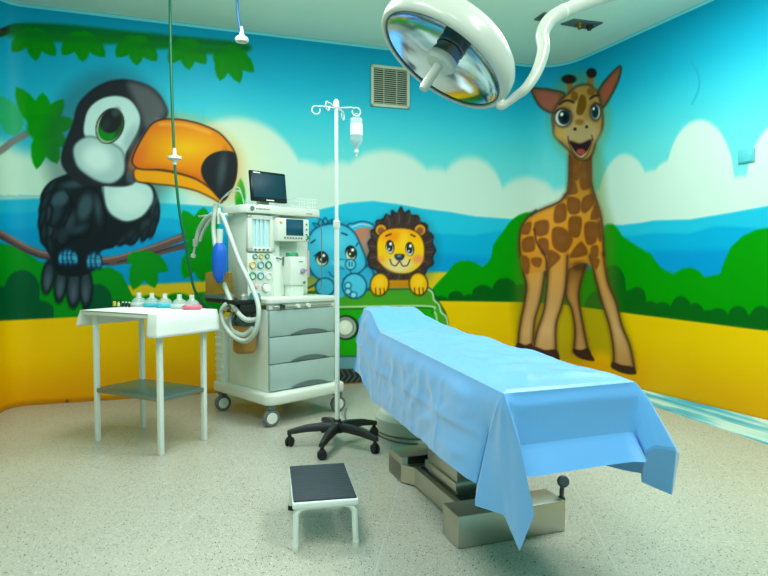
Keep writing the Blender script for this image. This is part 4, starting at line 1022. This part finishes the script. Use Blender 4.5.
# cable down the right-hand end
bm = B(); add_tube(bm, cr([(ax1 + .045, tf, 1.53), (ax1 + .075, tf - .02, 1.46), (ax1 + .082, tf - .02, 1.25), (ax1 + .08, tf - .02, 1.0), (ax1 + .06, tf - .01, .93)], 8), .0035, 8); obj('cable', bm, 'label_grey', am)
bm = B(); add_box(bm, (ax1 + .02, tf + .12, 1.3), (.05, .02, .07), bevel=.005); add_box(bm, (ax1 + .015, tf + .10, 1.15), (.03, .06, .22), bevel=.006); obj('side_socket', bm, 'pale_pink', am)
# rear lower column
bm = B(); add_box(bm, (.02, .655, .48), (.10, .12, .50), bevel=.012)
for k in range(7): add_box(bm, (-.034, .655, .30 + k * .055), (.012, .10, .02), bevel=.003)
obj('rear_column', bm, 'cream_plastic', am)
# absorber assembly at the left side
def lp(px, py, a): return sp_(px, py, a)
aa = -.16
c0 = lp(222, 308, aa)
bm = B(); add_box(bm, (aa + .04, .30, .885), (.20, .42, .03), bevel=.006); add_box(bm, (aa + .06, .22, .84), (.16, .24, .07), bevel=.01)
add_box(bm, (aa + .11, .30, .80), (.06, .10, .20), bevel=.008); add_cyl(bm, (aa + .05, .16, .76), (aa + .05, .16, .86), .05); ab = obj('absorber_unit', bm, 'black_plastic', am)
for y, x in [(.12, aa + .02), (.20, aa + .06), (.27, aa - .01)]:
    bm = B(); add_lathe(bm, [(0, .045), (.02, .042), (.034, .03), (.036, .0), (0, 0)], (x, y, .90), (0, 0, 1), 24); obj('valve_dome', bm, 'steel', ab)
for y in (.10, .19):
    bm = B(); add_cyl(bm, (aa - .05, y, .84), (aa - .09, y - .01, .835), .016, seg=16); obj('hose_port', bm, 'steel', ab)
bm = B(); add_lathe(bm, [(0, .05), (.03, .046), (.04, .03), (.04, 0), (0, 0)], (aa + .10, .10, .90), (0, 0, 1), 24); obj('pressure_cap', bm, 'teal', ab)
bm = B(); add_lathe(bm, [(0, -.21), (.062, -.21), (.08, -.19), (.083, 0), (0, 0)], (aa + .05, .16, .73), (0, 0, 1), 36); cn = obj('canister', bm, 'amber', am)
bm = B(); add_lathe(bm, [(0, .05), (.07, .05), (.088, .02), (.088, -.012), (.083, -.012), (.083, 0), (0, 0)], (aa + .05, .16, .73), (0, 0, 1), 36); obj('canister_ring', bm, 'steel_dark', cn)
p = lp(219, 280, aa); bm = B(); add_box(bm, (aa, p.y, 1.005), (.10, .24, .17), bevel=.015); bx = obj('bellows_housing', bm, 'amber_pale', am)
bm = B(); add_box(bm, (aa, p.y, .915), (.12, .26, .03), bevel=.006); obj('bellows_foot', bm, 'handle_grey', bx)
# hose arm with bracket
hz = 1.512
s0 = lp(219, 214.5, -.10); s1 = lp(199.5, 214.5, -.10)
bm = B(); add_cyl(bm, (ax0 + .02, s0.y - .02, s0.z), (-.10, s0.y, s0.z), .012); add_box(bm, ((-.10), (s0.y + s1.y) / 2, s0.z), (.03, abs(s1.y - s0.y), .014), bevel=.004)
add_cyl(bm, (-.10, s0.y, s0.z - .07), (-.10, s0.y, s0.z + .05), .014); obj('hose_arm', bm, 'white_plastic', am)
# corrugated hoses
def hose_r(n, r): return [r * (1 + .09 * (1 if i % 2 else -1)) for i in range(n)]
def corr(name, pix, avals, r=.0165):
    pts = [sp_(x, y, a) for (x, y), a in zip(pix, avals)]
    n = 26; P = cr(pts, n); bm = B(); add_tube(bm, P, hose_r(len(P), r), 12); return obj(name, bm, 'hose', am, smooth=80)
h1 = [(216, 204), (214.5, 213), (213.5, 230), (216.5, 254), (222, 278), (230, 299), (238, 313), (247, 320), (257, 319)]
corr('breathing_hose', h1, [-.12, -.13, -.14, -.16, -.18, -.20, -.20, -.19, -.14])
h2 = [(221, 214), (225, 222), (238.5, 258.7), (250, 283), (257.5, 302), (258.5, 318), (254.5, 333), (246, 341), (234, 337), (224.5, 325), (221.5, 312), (227, 304), (237, 303)]
corr('breathing_hose', h2, [-.10, -.11, -.12, -.13, -.15, -.17, -.19, -.20, -.22, -.23, -.23, -.21, -.15])
h3 = [(236, 308), (230.5, 318), (233, 330), (243, 335), (253, 328)]
corr('breathing_hose', h3, [-.13, -.17, -.19, -.19, -.15])
# elbow piece and patient connector
bm = B(); pts = [sp_(x, y, -.12) for x, y in [(213, 214), (205, 220), (199, 230), (196.5, 240)]]; add_tube(bm, cr(pts, 8), .018, 14)
pts = [sp_(x, y, -.12) for x, y in [(215, 216), (209, 222), (203, 232), (200, 241)]]; add_tube(bm, cr(pts, 8), .012, 12); ep = obj('elbow_piece', bm, 'hose', am)
bm = B(); a_, b2 = sp_(196, 240, -.12), sp_(193, 257, -.12); add_cyl(bm, a_, a_.lerp(b2, .35), .024, .018); add_cyl(bm, a_.lerp(b2, .35), a_.lerp(b2, .85), .009, .009); add_cyl(bm, a_.lerp(b2, .85), b2, .018, .02); obj('patient_connector', bm, 'clear_rubber', ep)
# blue breathing bag
bm = B(); tp = sp_(219.5, 243, -.25); bt = sp_(219, 283, -.25); ax_ = (bt - tp); L_ = ax_.length
add_lathe(bm, [(0, 0), (.024, .0), (.040, L_ * .08), (.048, L_ * .22), (.052, L_ * .42), (.048, L_ * .65), (.038, L_ * .84), (.022, L_ * .96), (.008, L_ * 1.0), (0, L_ * 1.0)], tp, ax_, 28); bg = obj('breathing_bag', bm, 'blue_bag', am)
bm = B(); up_ = sp_(220, 229, -.25); add_cyl(bm, tp + (up_ - tp) * 1.0, tp - (up_ - tp) * .1, .022, .02); obj('bag_neck', bm, 'white_plastic', bg)
# thin sampling lines on the top left
bm = B()
for dz, dx in [(0, 0), (.02, .03)]:
    pts = [sp_(x, y, -.03 + dx) for x, y in [(217, 208), (221, 200), (229, 192 + dz * 100), (239, 188 + dz * 150)]]; pts.append(Vector((ax0 + .05, tf + .12, 1.60 + dz)))
    add_tube(bm, cr(pts, 8), .0045, 8)
sl_ = obj('sampling_tubes', bm, 'clear_rubber'); sl_.location = FM; sl_.rotation_euler = (0, 0, ra); tag(sl_, 'thin clear tubes curving up beside the black monitor', 'tubing')

# patient monitor on top
pm0 = FM + U * (ax0 + .13) + V * (tf + .10)
mc = [on_plane(x, y, FM + V * (tf + .06), V) for x, y in [(247.5, 168.6), (283.4, 174), (285.6, 203.4), (250, 200.6)]]
mloc = [loc_(p) for p in mc]; mw_ = (mloc[1].x - mloc[0].x); mh_ = mloc[0].z - mloc[3].z; mcx = (mloc[0].x + mloc[2].x) / 2 + .022
pm = thing('patient_monitor', 'black flat patient monitor standing on top of the anaesthesia machine', 'monitor', FM + U * mcx + V * (tf + .10) + Vector((0, 0, 1.585)), ra)
tilt = Matrix.Rotation(math.radians(-7), 3, 'X'); zc = mloc[3].z - 1.585 + mh_ / 2
def tl(x, y, z): return tilt @ Vector((x, y, z)) + Vector((0, -.03, zc))
bm = B(); add_box(bm, tl(0, .008, 0), (mw_, .026, mh_), tilt, bevel=.008); obj('casing', bm, 'black_gloss', pm)
bm = B(); add_box(bm, tl(0, -.006, .006), (mw_ - .03, .006, mh_ - .05), tilt, bevel=.002); obj('screen', bm, 'screen', pm)
bm = B(); add_box(bm, tl(-mw_ / 2 + .055, -.0095, mh_ / 2 - .017), (.06, .002, .008), tilt); obj('lettering', bm, 'gauge_face', pm); bm = B(); add_box(bm, tl(.0, -.007, -mh_ / 2 + .012), (.07, .003, .007), tilt); obj('lettering', bm, 'gauge_face', pm)
bm = B(); add_box(bm, (0, .045, .010), (.20, .16, .02), bevel=.006); add_box(bm, (0, .055, .06), (.09, .05, .12), bevel=.008); obj('stand', bm, 'white_plastic', pm)

# ------------------------------------------------------------------ drip stand
ic = Vector((-.297, 3.78, 0))
iv = thing('drip_stand', 'tall white drip stand on a black five-legged wheeled base', 'drip stand', ic)
def poleX(z): return 0.0
bm = B(); add_cyl(bm, (0, 0, .10), (0, 0, 1.405), .0155); obj('lower_pole', bm, 'white_enamel', iv)
bm = B(); add_cyl(bm, (0, 0, 1.40), (0, 0, 2.165), .0115); obj('upper_pole', bm, 'white_enamel', iv)
bm = B(); add_lathe(bm, [(.0, -.02), (.021, -.02), (.022, .02), (.014, .03), (0, .03)], (0, 0, 1.395), seg=24); obj('collar', bm, 'white_plastic', iv)
bm = B(); add_lathe(bm, [(0, .085), (.048, .085), (.05, .10), (.045, .135), (.026, .15), (.022, .165), (0, .165)], (0, 0, 0), seg=32); obj('hub', bm, 'black_plastic', iv)
R_ = .30
for k, dg in enumerate([186, 257, 324, 40, 112]):
    an = math.radians(dg); d = Vector((math.cos(an), math.sin(an), 0)); n = Vector((-d.y, d.x, 0))
    bm = B(); secs = [(.03, .030, .118, .050), (.10, .027, .120, .046), (.2, .023, .112, .040), (.27, .019, .098, .032), (.315, .015, .088, .026)]
    prev = None
    for rr, hw, zc_, hh in secs:
        c = d * rr + Vector((0, 0, zc_))
        ring = [bm.verts.new(c + n * (hw * x) + Vector((0, 0, hh / 2 * z))) for x, z in [(-1, -1), (1, -1), (1, .3), (.6, 1), (-.6, 1), (-1, .3)]]
        if prev:
            for q_ in range(6): bm.faces.new((prev[q_], prev[(q_ + 1) % 6], ring[(q_ + 1) % 6], ring[q_]))
        else: bm.faces.new(ring)
        prev = ring
    bm.faces.new(list(reversed(prev)))
    lg = obj('leg', bm, 'black_plastic', iv, smooth=40)
    bm = B(); c = d * R_; pa = math.radians(dg * 1.7 + 20); wd = Vector((math.cos(pa), math.sin(pa), 0)); wc = c + Vector((0, 0, .029))
    for s in (-1, 1): add_lathe(bm, [(0, -.008), (.024, -.008), (.029, -.004), (.029, .004), (.024, .008), (0, .008)], wc + wd * (.013 * s), wd, 24)
    add_cyl(bm, wc - wd * .016, wc + wd * .016, .010); add_cyl(bm, c + Vector((0, 0, .04)), c + Vector((0, 0, .085)), .011); add_box(bm, wc + Vector((0, 0, .024)), (.03, .03, .02), bevel=.006)
    obj('caster', bm, 'rubber', lg)
def hook(ang, dz=0):
    d = Vector((math.cos(ang), math.sin(ang), 0)); z = 2.125 + dz; o = Vector((0, 0, 0))
    pts = [o + Vector((0, 0, z - .005)), d * .05 + Vector((0, 0, z)), d * .10 + Vector((0, 0, z + .004))]
    c = d * .126 + Vector((0, 0, z - .022)); 
    for k in range(13):
        a = math.radians(125 - k * 27); pts.append(c + d * (.026 * math.cos(a)) + Vector((0, 0, .026 * math.sin(a))))
    bm = B(); add_tube(bm, pts, .0042, 8); obj('hook', bm, 'white_enamel', iv)
for dg in (-170, 10, 250, 75): hook(math.radians(dg))
bm = B(); add_lathe(bm, [(0, -.025), (.018, -.025), (.018, .015), (.008, .03), (0, .03)], (0, 0, 2.145), seg=20); obj('hook_collar', bm, 'white_plastic', iv)

# infusion bottle
d10 = Vector((math.cos(math.radians(10)), math.sin(math.radians(10)), 0)); bp_ = ic + d10 * .126 + Vector((0, 0, 2.071))
ib = thing('infusion_bottle', 'clear upside-down infusion bottle with white label hanging from the drip stand', 'infusion bottle', bp_)
bm = B(); add_lathe(bm, [(0, -.006), (.034, -.008), (.039, -.016), (.039, -.140), (.034, -.160), (.015, -.186), (.011, -.19), (.011, -.205), (0, -.205)], (0, 0, 0), seg=32); obj('bottle', bm, mat('bottle_clear', (214, 236, 238), .12, trans=.55, ior=1.2), ib)
bm = B(); add_lathe(bm, [(.0396, -.045), (.0396, -.115)], (0, 0, 0), seg=40); obj('paper_label', bm, 'gauge_face', ib)
bm = B(); add_tube(bm, [Vector((.0 + .016 * math.cos(a), 0, .006 + .014 * math.sin(a))) for a in np.linspace(-.2, PI + .2, 12)], .0028, 8); obj('hanger', bm, 'white_plastic', ib)
bm = B(); add_lathe(bm, [(0, -.204), (.013, -.204), (.013, -.222), (.005, -.226), (.005, -.245), (0, -.245)], (0, 0, 0), seg=20); obj('cap', bm, 'white_plastic', ib)

# ------------------------------------------------------------------ step stool
sz = .200
q = [G(290.4, 463.4, sz), G(344, 462.4, sz), G(355.7, 498, sz), G(293.7, 499.7, sz)]
sc_ = sum(q, Vector()) / 4; sw, sd = .266, .435; sr = math.radians(11)
st = thing('step_stool', 'low white step stool with a black ribbed rubber top', 'step stool', (sc_.x + .004, sc_.y - .024, 0), sr)
bm = B(); add_box(bm, (0, 0, sz - .016), (sw, sd, .026), bevel=.006); obj('platform', bm, 'white_enamel', st)
bm = B(); add_box(bm, (0, .004, sz + .0), (sw - .010, sd - .012, .008), bevel=.003); obj('rubber_mat', bm, 'mat_rubber', st)
for s in (-1, 1):
    y = s * (sd / 2 - .016) * (1.0)
    bm = B(); hx = sw / 2 - .014
    add_tube(bm, [(-hx - .004, y + s * .006, .012), (-hx, y, .12)] + [(-hx + .045 * (1 - math.cos(a)), y, .135 + .04 * math.sin(a)) for a in np.linspace(.15, PI / 2, 6)] + [(hx - .045 * (1 - math.cos(a)), y, .135 + .04 * math.sin(a)) for a in np.linspace(PI / 2, .15, 6)] + [(hx, y, .12), (hx + .004, y + s * .006, .012)], .0125, 14)
    lg = obj('leg', bm, 'white_enamel', st)
    for sx_ in (-1, 1):
        bm = B(); add_cyl(bm, (sx_ * (hx + .004), y + s * .006, 0), (sx_ * (hx + .004), y + s * .006, .022), .0145, .0140); obj('foot_tip', bm, 'white_plastic' if s < 0 else 'rubber', lg)

# ------------------------------------------------------------------ operating table
P1 = G(458, 549.7); P1.z = 0; ob = math.radians(19.0)
ot = thing('operating_table', 'operating table with a low polished steel base under a blue drape', 'operating table', P1, ob)
oa = Vector((math.cos(ob), math.sin(ob), 0)); ow = Vector((-math.sin(ob), math.cos(ob), 0))
bm = B(); add_box(bm, (.255, .075, .068), (.51, .15, .132), bevel=.004)
add_prism(bm, [(.09, .15), (.42, .15), (.42, .69), (.47, .76), (.47, .95), (.04, .95), (.04, .76), (.09, .69)], .008, .10)
add_box(bm, (.255, .85, .072), (.43, .19, .13), bevel=.004)
obj('base', bm, 'steel', ot, smooth=30)
bm = B(); add_box(bm, (.255, .43, .1015), (.27, .5, .003)); add_box(bm, (.255, .752, .115), (.36, .01, .05)); obj('base_slot', bm, 'steel_dark', ot)
bm = B(); add_box(bm, (.26, .45, .36), (.26, .34, .52), bevel=.006); add_box(bm, (.26, .45, .14), (.28, .36, .04), bevel=.004); obj('column', bm, 'steel', ot)
bm = B(); x, y = .522, .045; add_box(bm, (x - .004, y, .12), (.03, .03, .03), bevel=.005); add_tube(bm, [(x, y, .10), (x, y, .16), (x + .004, y - .004, .20)], .010, 14)
add_lathe(bm, [(0, -.010), (.020, -.010), (.026, -.004), (.026, .004), (.020, .010), (0, .010)], (x - .002, y - .012, .205), (-.35, -.8, .45), 28)
obj('brake_lever', bm, 'steel_dark', ot)
# top as a quadrilateral in world space
NL, NR, FR, FL = Vector((.352, 1.752, 0)), Vector((.812, 1.925, 0)), Vector((.295, 3.96, 0)), Vector((-.130, 3.80, 0))
ZT = .775
def quad_in(d):
    c = (NL + NR + FR + FL) / 4; return [p + (c - p).normalized() * d for p in (NL, NR, FR, FL)]
bm = B(); add_prism(bm, [(p.x, p.y) for p in quad_in(.05)], ZT - .15, ZT - .10); obj('tabletop', bm, 'steel', ot, world=True)
bm = B(); add_prism(bm, [(p.x, p.y) for p in quad_in(.045)], ZT - .10, ZT - .016, .012); obj('mattress', bm, 'black_plastic', ot, world=True)
bm = B(); add_box(bm, ((FL + FR) / 2 * .94 + (NL + NR) / 2 * .06 + Vector((-.02, 0, ZT + .022)), (.30, .18, .078)), None) if False else None
pc = (FL * .62 + FR * .38) * .94 + (NL + NR) / 2 * .06
add_box(bm, (pc.x, pc.y, ZT + .022), (.30, .18, .085), Matrix.Rotation(math.radians(17), 3, 'Z'), bevel=.03, seg=3); obj('head_rest', bm, 'black_plastic', ot, world=True)

# ------------------------------------------------------------------ drape
def bil(u, v):                                   # u across 0..1 (left->right), v along 0..1 (near->far)
    return (NL * (1 - u) + NR * u) * (1 - v) + (FL * (1 - u) + FR * u) * v
def topz_(u, v):
    z = ZT
    hump = smooth01(np.array([(v - .76) / .16]))[0] * smooth01(np.array([(1.02 - u) / .40]))[0]
    z += .098 * hump
    edge = min(1, min(u, 1 - u) * 8, v * 14)
    z += edge * .010 * (1 - 2 * abs(mnoise.noise(Vector((u * 2.2, v * 13, 1.7))))) + edge * .006 * mnoise.noise(Vector((u * 6 + v * 4, v * 24, 5.2)))
    z += edge * (.002 * math.sin(v * 34 + 1.5 * math.sin(u * 5)) + .003 * math.sin(v * 71 + u * 4 + 1) + .002 * math.sin(u * 23 + v * 9))
    z += .008 * smooth01(np.array([1 - abs(u - .93) / .12]))[0] * math.sin(v * 26) * min(1, v * 8) * (1 if u < .99 else .6)
    return z
cols = []
def side(uv0, uv1, n, nrm, f):
    for i in range(n):
        t = i / n; u = uv0[0] + (uv1[0] - uv0[0]) * t; v = uv0[1] + (uv1[1] - uv0[1]) * t
        cols.append((u, v, nrm) + f(t))
nl_ = (FL - NL).normalized(); n_left = Vector((-nl_.y, nl_.x, 0)); nf_ = (NR - NL).normalized(); n_front = Vector((nf_.y, -nf_.x, 0))
nr_ = (FR - NR).normalized(); n_right = Vector((nr_.y, -nr_.x, 0)); nb_ = (FR - FL).normalized(); n_far = Vector((-nb_.y, nb_.x, 0))
def corner(u, v, n0, n1, n, f):
    a0 = math.atan2(n0.y, n0.x); a1 = math.atan2(n1.y, n1.x)
    d = (a1 - a0 + PI) % (2 * PI) - PI
    for i in range(n):
        t = (i + .5) / n; a = a0 + d * t; cols.append((u, v, Vector((math.cos(a), math.sin(a), 0))) + f(t))
# (hang, flare, kind)
def S_(x): return float(smooth01(np.array([x]))[0])
def keyed(keys, s):
    for (s0, m0, h0), (s1, m1, h1) in zip(keys, keys[1:]):
        if s <= s1:
            t = (s - s0) / (s1 - s0); return m0.lerp(m1, t), h0.lerp(h1, t)
    return keys[-1][1], keys[-1][2]
KC = [(0, at(488, 438, 1.87), at(477, 484, 1.91)), (.08, at(487, 442, 1.86), at(474.5, 505.5, 1.88)), (.40, at(500, 452, 1.78), at(504, 515, 1.78)),
      (.64, at(513, 455, 1.72), at(519.6, 551.6, 1.71)), (.82, at(520, 446, 1.69), at(534.5, 514, 1.655)), (.93, at(519, 436, 1.70), at(528, 488, 1.67)), (1, at(516, 428, 1.735), at(524.5, 467.5, 1.725))]
KR = [(0, at(636, 432, 1.895), at(640, 456, 1.915)), (.07, at(645, 452, 1.875), at(641.5, 482, 1.945)), (.25, at(657, 447, 1.865), at(655, 488, 1.945)), (.5, at(677, 450, 1.87), at(672, 495, 1.935)),
      (.72, at(680, 453, 1.945), at(674, 488, 1.98)), (1, at(674, 440, 2.08), at(670, 474, 2.08))]
side((0, 1), (0, 0), 130, n_left, lambda t: (.395 - .07 * t - .032 * S_((t - .5) / .38) + .006 * math.sin(t * 9), .025, 'L'))
corner(0, 0, n_left, n_front, 40, lambda t: (t, KC, 'K'))
side((0, 0), (1, 0), 44, n_front, lambda t: (.232, .030 + .02 * S_((t - .85) / .15), 'F'))
corner(1, 0, n_front, n_right, 36, lambda t: (t, KR, 'K'))
side((1, 0), (1, 1), 110, n_right, lambda t: (.36 + .012 * math.sin(t * 11), .12 - .07 * S_(t / .12), 'L'))
corner(1, 1, n_right, n_far, 14, lambda t: (.40, .05, 'L'))
side((1, 1), (0, 1), 40, n_far, lambda t: (.36, .03, 'L'))
corner(0, 1, n_far, n_left, 14, lambda t: (.38 + .03 * math.sin(PI * t), .03, 'L'))
def kprof(p0, n_, zt_, t, keys, s_):
    mid_, hem_ = keyed(keys, s_); p0 = p0.copy(); p0.z = zt_; tm = .55; q0 = p0 + n_ * .012
    if t < tm:
        x_ = t / tm; p = p0.lerp(q0, min(1, x_ * 4)).lerp(mid_, x_)
    else: p = mid_.lerp(hem_, (t - tm) / (1 - tm))
    return p + n_ * (.006 * math.sin(s_ * 17 + 1) * t * (1 - t))
NROW = 30; NTOP = 16
bm = B(); rows = []
nc = len(cols)
for k in range(NTOP, -1, -1):                    # rings from the spine out to the edge
    ring = []
    for (u, v, n_, hg, fl_, kd) in cols:
        su, sv_ = .5, min(max(v, .11), .89)
        s = k / NTOP; uu, vv = u + (su - u) * s, v + (sv_ - v) * s
        p = bil(uu, vv); p.z = topz_(uu, vv) - (.006 if k == 0 else 0); ring.append(bm.verts.new(p))
    rows.append(ring)
arc = 0; prevp = None
for r in range(1, NROW + 1):
    t = r / NROW; ring = []
    arc = 0
    for i, (u, v, n_, hg, fl_, kd) in enumerate(cols):
        p0 = bil(u, v)
        if i: arc += (p0 - prevp).length
        prevp = p0; p = p0.copy()
        zt_ = topz_(u, v) - .006
        out = .016 * S_(t * 5)
        if kd == 'L':
            out += fl_ * t ** 1.2 + t * .010 * math.sin(arc * 5.0 + 1.3 * math.sin(arc * 3))
            nv = mnoise.noise(Vector((arc * 4.5, t * 2.2, 3.1))); nw = mnoise.noise(Vector((arc * 9 + t * 3, t * 4 - arc * 2, 7.7)))
            out += S_(t * 4) * (.022 * (1 - 2 * abs(nv)) * .5 + .012 * (1 - 2 * abs(nw)) * .28)
            out += .007 * (1 - min(1, abs(t - .52) / .07)) + .003 * (1 - min(1, abs((arc % .36) - .18) / .012)) * S_(t * 3)
        elif kd == 'F':
            out += -.004 * math.sin(PI * min(1, t / .68)) + fl_ * max(0, (t - .68) / .32) * 1.7 + .002 * math.sin(arc * 15) * t
        if kd == 'K':
            p = kprof(p0, n_, zt_, t, fl_, hg)
        else:
            p += n_ * out; p.z = zt_ - hg * t
            for keys_, ks_, wt_ in ((KC, 0, max(0, (.16 - v) / .16) if (u == 0 and kd == 'L') else 0), (KC, 1, max(0, (.10 - u) / .10) if kd == 'F' else 0),
                                    (KR, 0, max(0, (u - .92) / .08) if kd == 'F' else 0), (KR, 1, max(0, (.16 - v) / .16) if (u == 1 and kd == 'L') else 0)):
                if wt_ > 0: p = p.lerp(kprof(bil(u, v), n_, zt_, t, keys_, ks_), S_(wt_))
        ring.append(bm.verts.new(p))
    rows.append(ring)
for A, D in zip(rows, rows[1:]):
    for k in range(nc): bm.faces.new((A[k], A[(k + 1) % nc], D[(k + 1) % nc], D[k]))
bmesh.ops.remove_doubles(bm, verts=list(bm.verts), dist=.0004)
o = obj('surgical_drape', bm, 'drape', smooth=19)
tag(o, 'light blue disposable drape spread over the operating table', 'drape')

# pale round base standing under the far end
bm = B(); add_lathe(bm, [(0, 0), (.26, 0), (.28, .015), (.28, .10), (.25, .13), (.08, .14), (.06, .30), (0, .30)], (.22, 4.15, 0), seg=48)
o = obj('equipment_base', bm, 'pale_green'); tag(o, 'pale rounded equipment base on the floor under the far end of the table', 'equipment base')

# power cord
bm = B(); pts = [G(346.5, 408, .03), G(345, 414, .02), G(347, 421, .006), G(356, 425, .006), G(374, 433, .006), G(390, 440, .006), G(404, 443, .006), G(418, 444, .006)]
add_tube(bm, cr(pts, 8), .006, 8); o = obj('power_cord', bm, 'label_grey'); tag(o, 'thin grey power cord running along the floor behind the drip stand', 'cord')

# ------------------------------------------------------------------ surgical lamp
lcen = at(441.5, 61.5, 2.65); n_l = Vector((-.545, -.125, -.83)).normalized(); back = -n_l
sl = thing('surgical_lamp', 'large round white surgical lamp tilted above the operating table', 'lamp', (lcen.x, lcen.y, lcen.z))
K_ = .955
def sc2(L): return [(r * K_, h) for r, h in L]
bm = B(); add_lathe(bm, sc2([(.302, .004), (.308, -.006), (.320, -.006), (.330, .004), (.336, .025), (.337, .05), (.332, .08), (.315, .108), (.28, .138), (.21, .165), (.11, .182), (0, .186)]), lcen, back, 96); obj('lamp_housing', bm, 'lamp_white', sl, world=True, smooth=60)
bm = B(); add_lathe(bm, sc2([(.300, .010), (.285, .022), (.26, .036), (.22, .053), (.17, .068), (.12, .078), (.06, .084), (.0, .086)]), lcen, back, 72); obj('reflector', bm, 'mirror', sl, world=True, smooth=12)
bm = B(); add_lathe(bm, sc2([(.303, .010), (.303, .004), (.28, .0035), (.0, .003)]), lcen, back, 64); obj('glass_cover', bm, 'lamp_glass', sl, world=True)
bm = B(); add_lathe(bm, sc2([(.304, .000), (.300, -.004), (.297, .000), (.300, .004)]), lcen, back, 96); obj('seal_ring', bm, 'handle_grey', sl, world=True)
bm = B(); add_lathe(bm, [(0, .085), (.066, .085), (.066, .072), (.060, .07), (.060, .045), (.066, .042), (.066, .01), (0, .01)], lcen, back, 40); bh = obj('bulb_holder', bm, 'steel_dark', sl, world=True)
bm = B(); add_lathe(bm, [(.061, .069), (.0635, .066), (.0635, .054), (.061, .050)], lcen, back, 40)
fr_ = obj('filter_ring', bm, 'brass'); fr_.parent = bh; fr_.matrix_parent_inverse = Matrix.Translation(-sl.location)
bm = B(); add_lathe(bm, [(0, -.022), (.060, -.022), (.070, -.010), (.070, .016), (0, .016)], lcen, back, 48); add_lathe(bm, [(0, -.155), (.018, -.152), (.021, -.138), (.021, -.012), (0, -.012)], lcen, back, 28); obj('handle', bm, 'lamp_white', sl, world=True)
e_l = at(504, 106, 2.65) - lcen; e_l = (e_l - back * e_l.dot(back)).normalized()
e_2 = at(486, 112, 2.65) - lcen; e_2 = (e_2 - back * e_2.dot(back)).normalized()
arm = [lcen + e_2 * .298 + back * .036, at(500, 106, 2.615), at(508, 102.5, 2.60), at(516, 96, 2.59), at(526, 88, 2.58), at(537, 71, 2.6), at(543.5, 50, 2.62), at(542.5, 34, 2.64), at(551, 19, 2.67), at(571, 8, 2.72), at(602, -3, 2.8)]
arm += [Vector((1.25, 2.9, 2.47)), Vector((1.5, 2.95, 2.52))]
ap = cr(arm, 10); rad = [.016 + .0145 * min(1, max(0, (i - 20) / 56)) for i in range(len(ap))]
bm = B(); add_tube(bm, ap, rad, 20); obj('arm', bm, 'lamp_white', sl, world=True)
bm = B(); i0 = 86; add_tube(bm, [ap[i0], ap[i0 + 1]], rad[i0] + .0012, 20); obj('arm_joint', bm, 'cream_plastic', sl, world=True)
bm = B(); add_cyl(bm, (1.5, 2.95, 2.46), (1.5, 2.95, HC), .04); add_lathe(bm, [(0, -.06), (.10, -.06), (.16, 0), (0, 0)], (1.5, 2.95, HC), seg=36); obj('ceiling_mount', bm, 'lamp_white', sl, world=True)

# ------------------------------------------------------------------ lights, camera, view
def area(name, loc, size, power, color, rot=(0, 0, 0)):
    l = bpy.data.lights.new(name, 'AREA'); l.shape = 'RECTANGLE'; l.size, l.size_y = size; l.energy = power; l.color = color
    o = bpy.data.objects.new(name, l); col.objects.link(o); o.location = loc; o.rotation_euler = rot; return o
LCOL = (.99, .985, .955)
for x, y, e in [(-1.1, 1.4, 32), (-1.0, 3.6, 30), (1.5, 1.4, 36), (1.6, 3.6, 40), (0.1, -.6, 30)]:
    area('ceiling_light', (x, y, HC - .03), (.6, 1.2), e, LCOL)
for x, y, e in [(-.9, 3.3, 24), (1.5, 3.3, 38), (-.8, .8, 26), (1.6, .8, 32)]:  # unseen point fills, added to brighten the ceiling and upper walls
    l = bpy.data.lights.new('fill_light', 'POINT'); l.energy = e; l.color = LCOL; l.shadow_soft_size = .22
    o = bpy.data.objects.new('fill_light', l); col.objects.link(o); o.location = (x, y, 2.78)
w = bpy.data.worlds.new('world'); scene.world = w; w.use_nodes = True
w.node_tree.nodes['Background'].inputs[0].default_value = (.75, .9, .9, 1); w.node_tree.nodes['Background'].inputs[1].default_value = .3

cam = bpy.data.cameras.new('camera'); cam.sensor_width = 36; cam.lens = 36 * F_PX / 768; cam.clip_start = .05
co = bpy.data.objects.new('camera', cam); col.objects.link(co); co.location = CAM; co.rotation_euler = (PI / 2 - PITCH, 0, 0)
scene.camera = co
vs_ = scene.view_settings; vs_.view_transform = 'Standard'; vs_.look = 'None'; vs_.exposure = 0.07; vs_.gamma = 1.0; vs_.use_curve_mapping = False
scene.cycles.use_denoising = True
scene.cycles.max_bounces = 10; scene.cycles.diffuse_bounces = 6; scene.cycles.transparent_max_bounces = 12
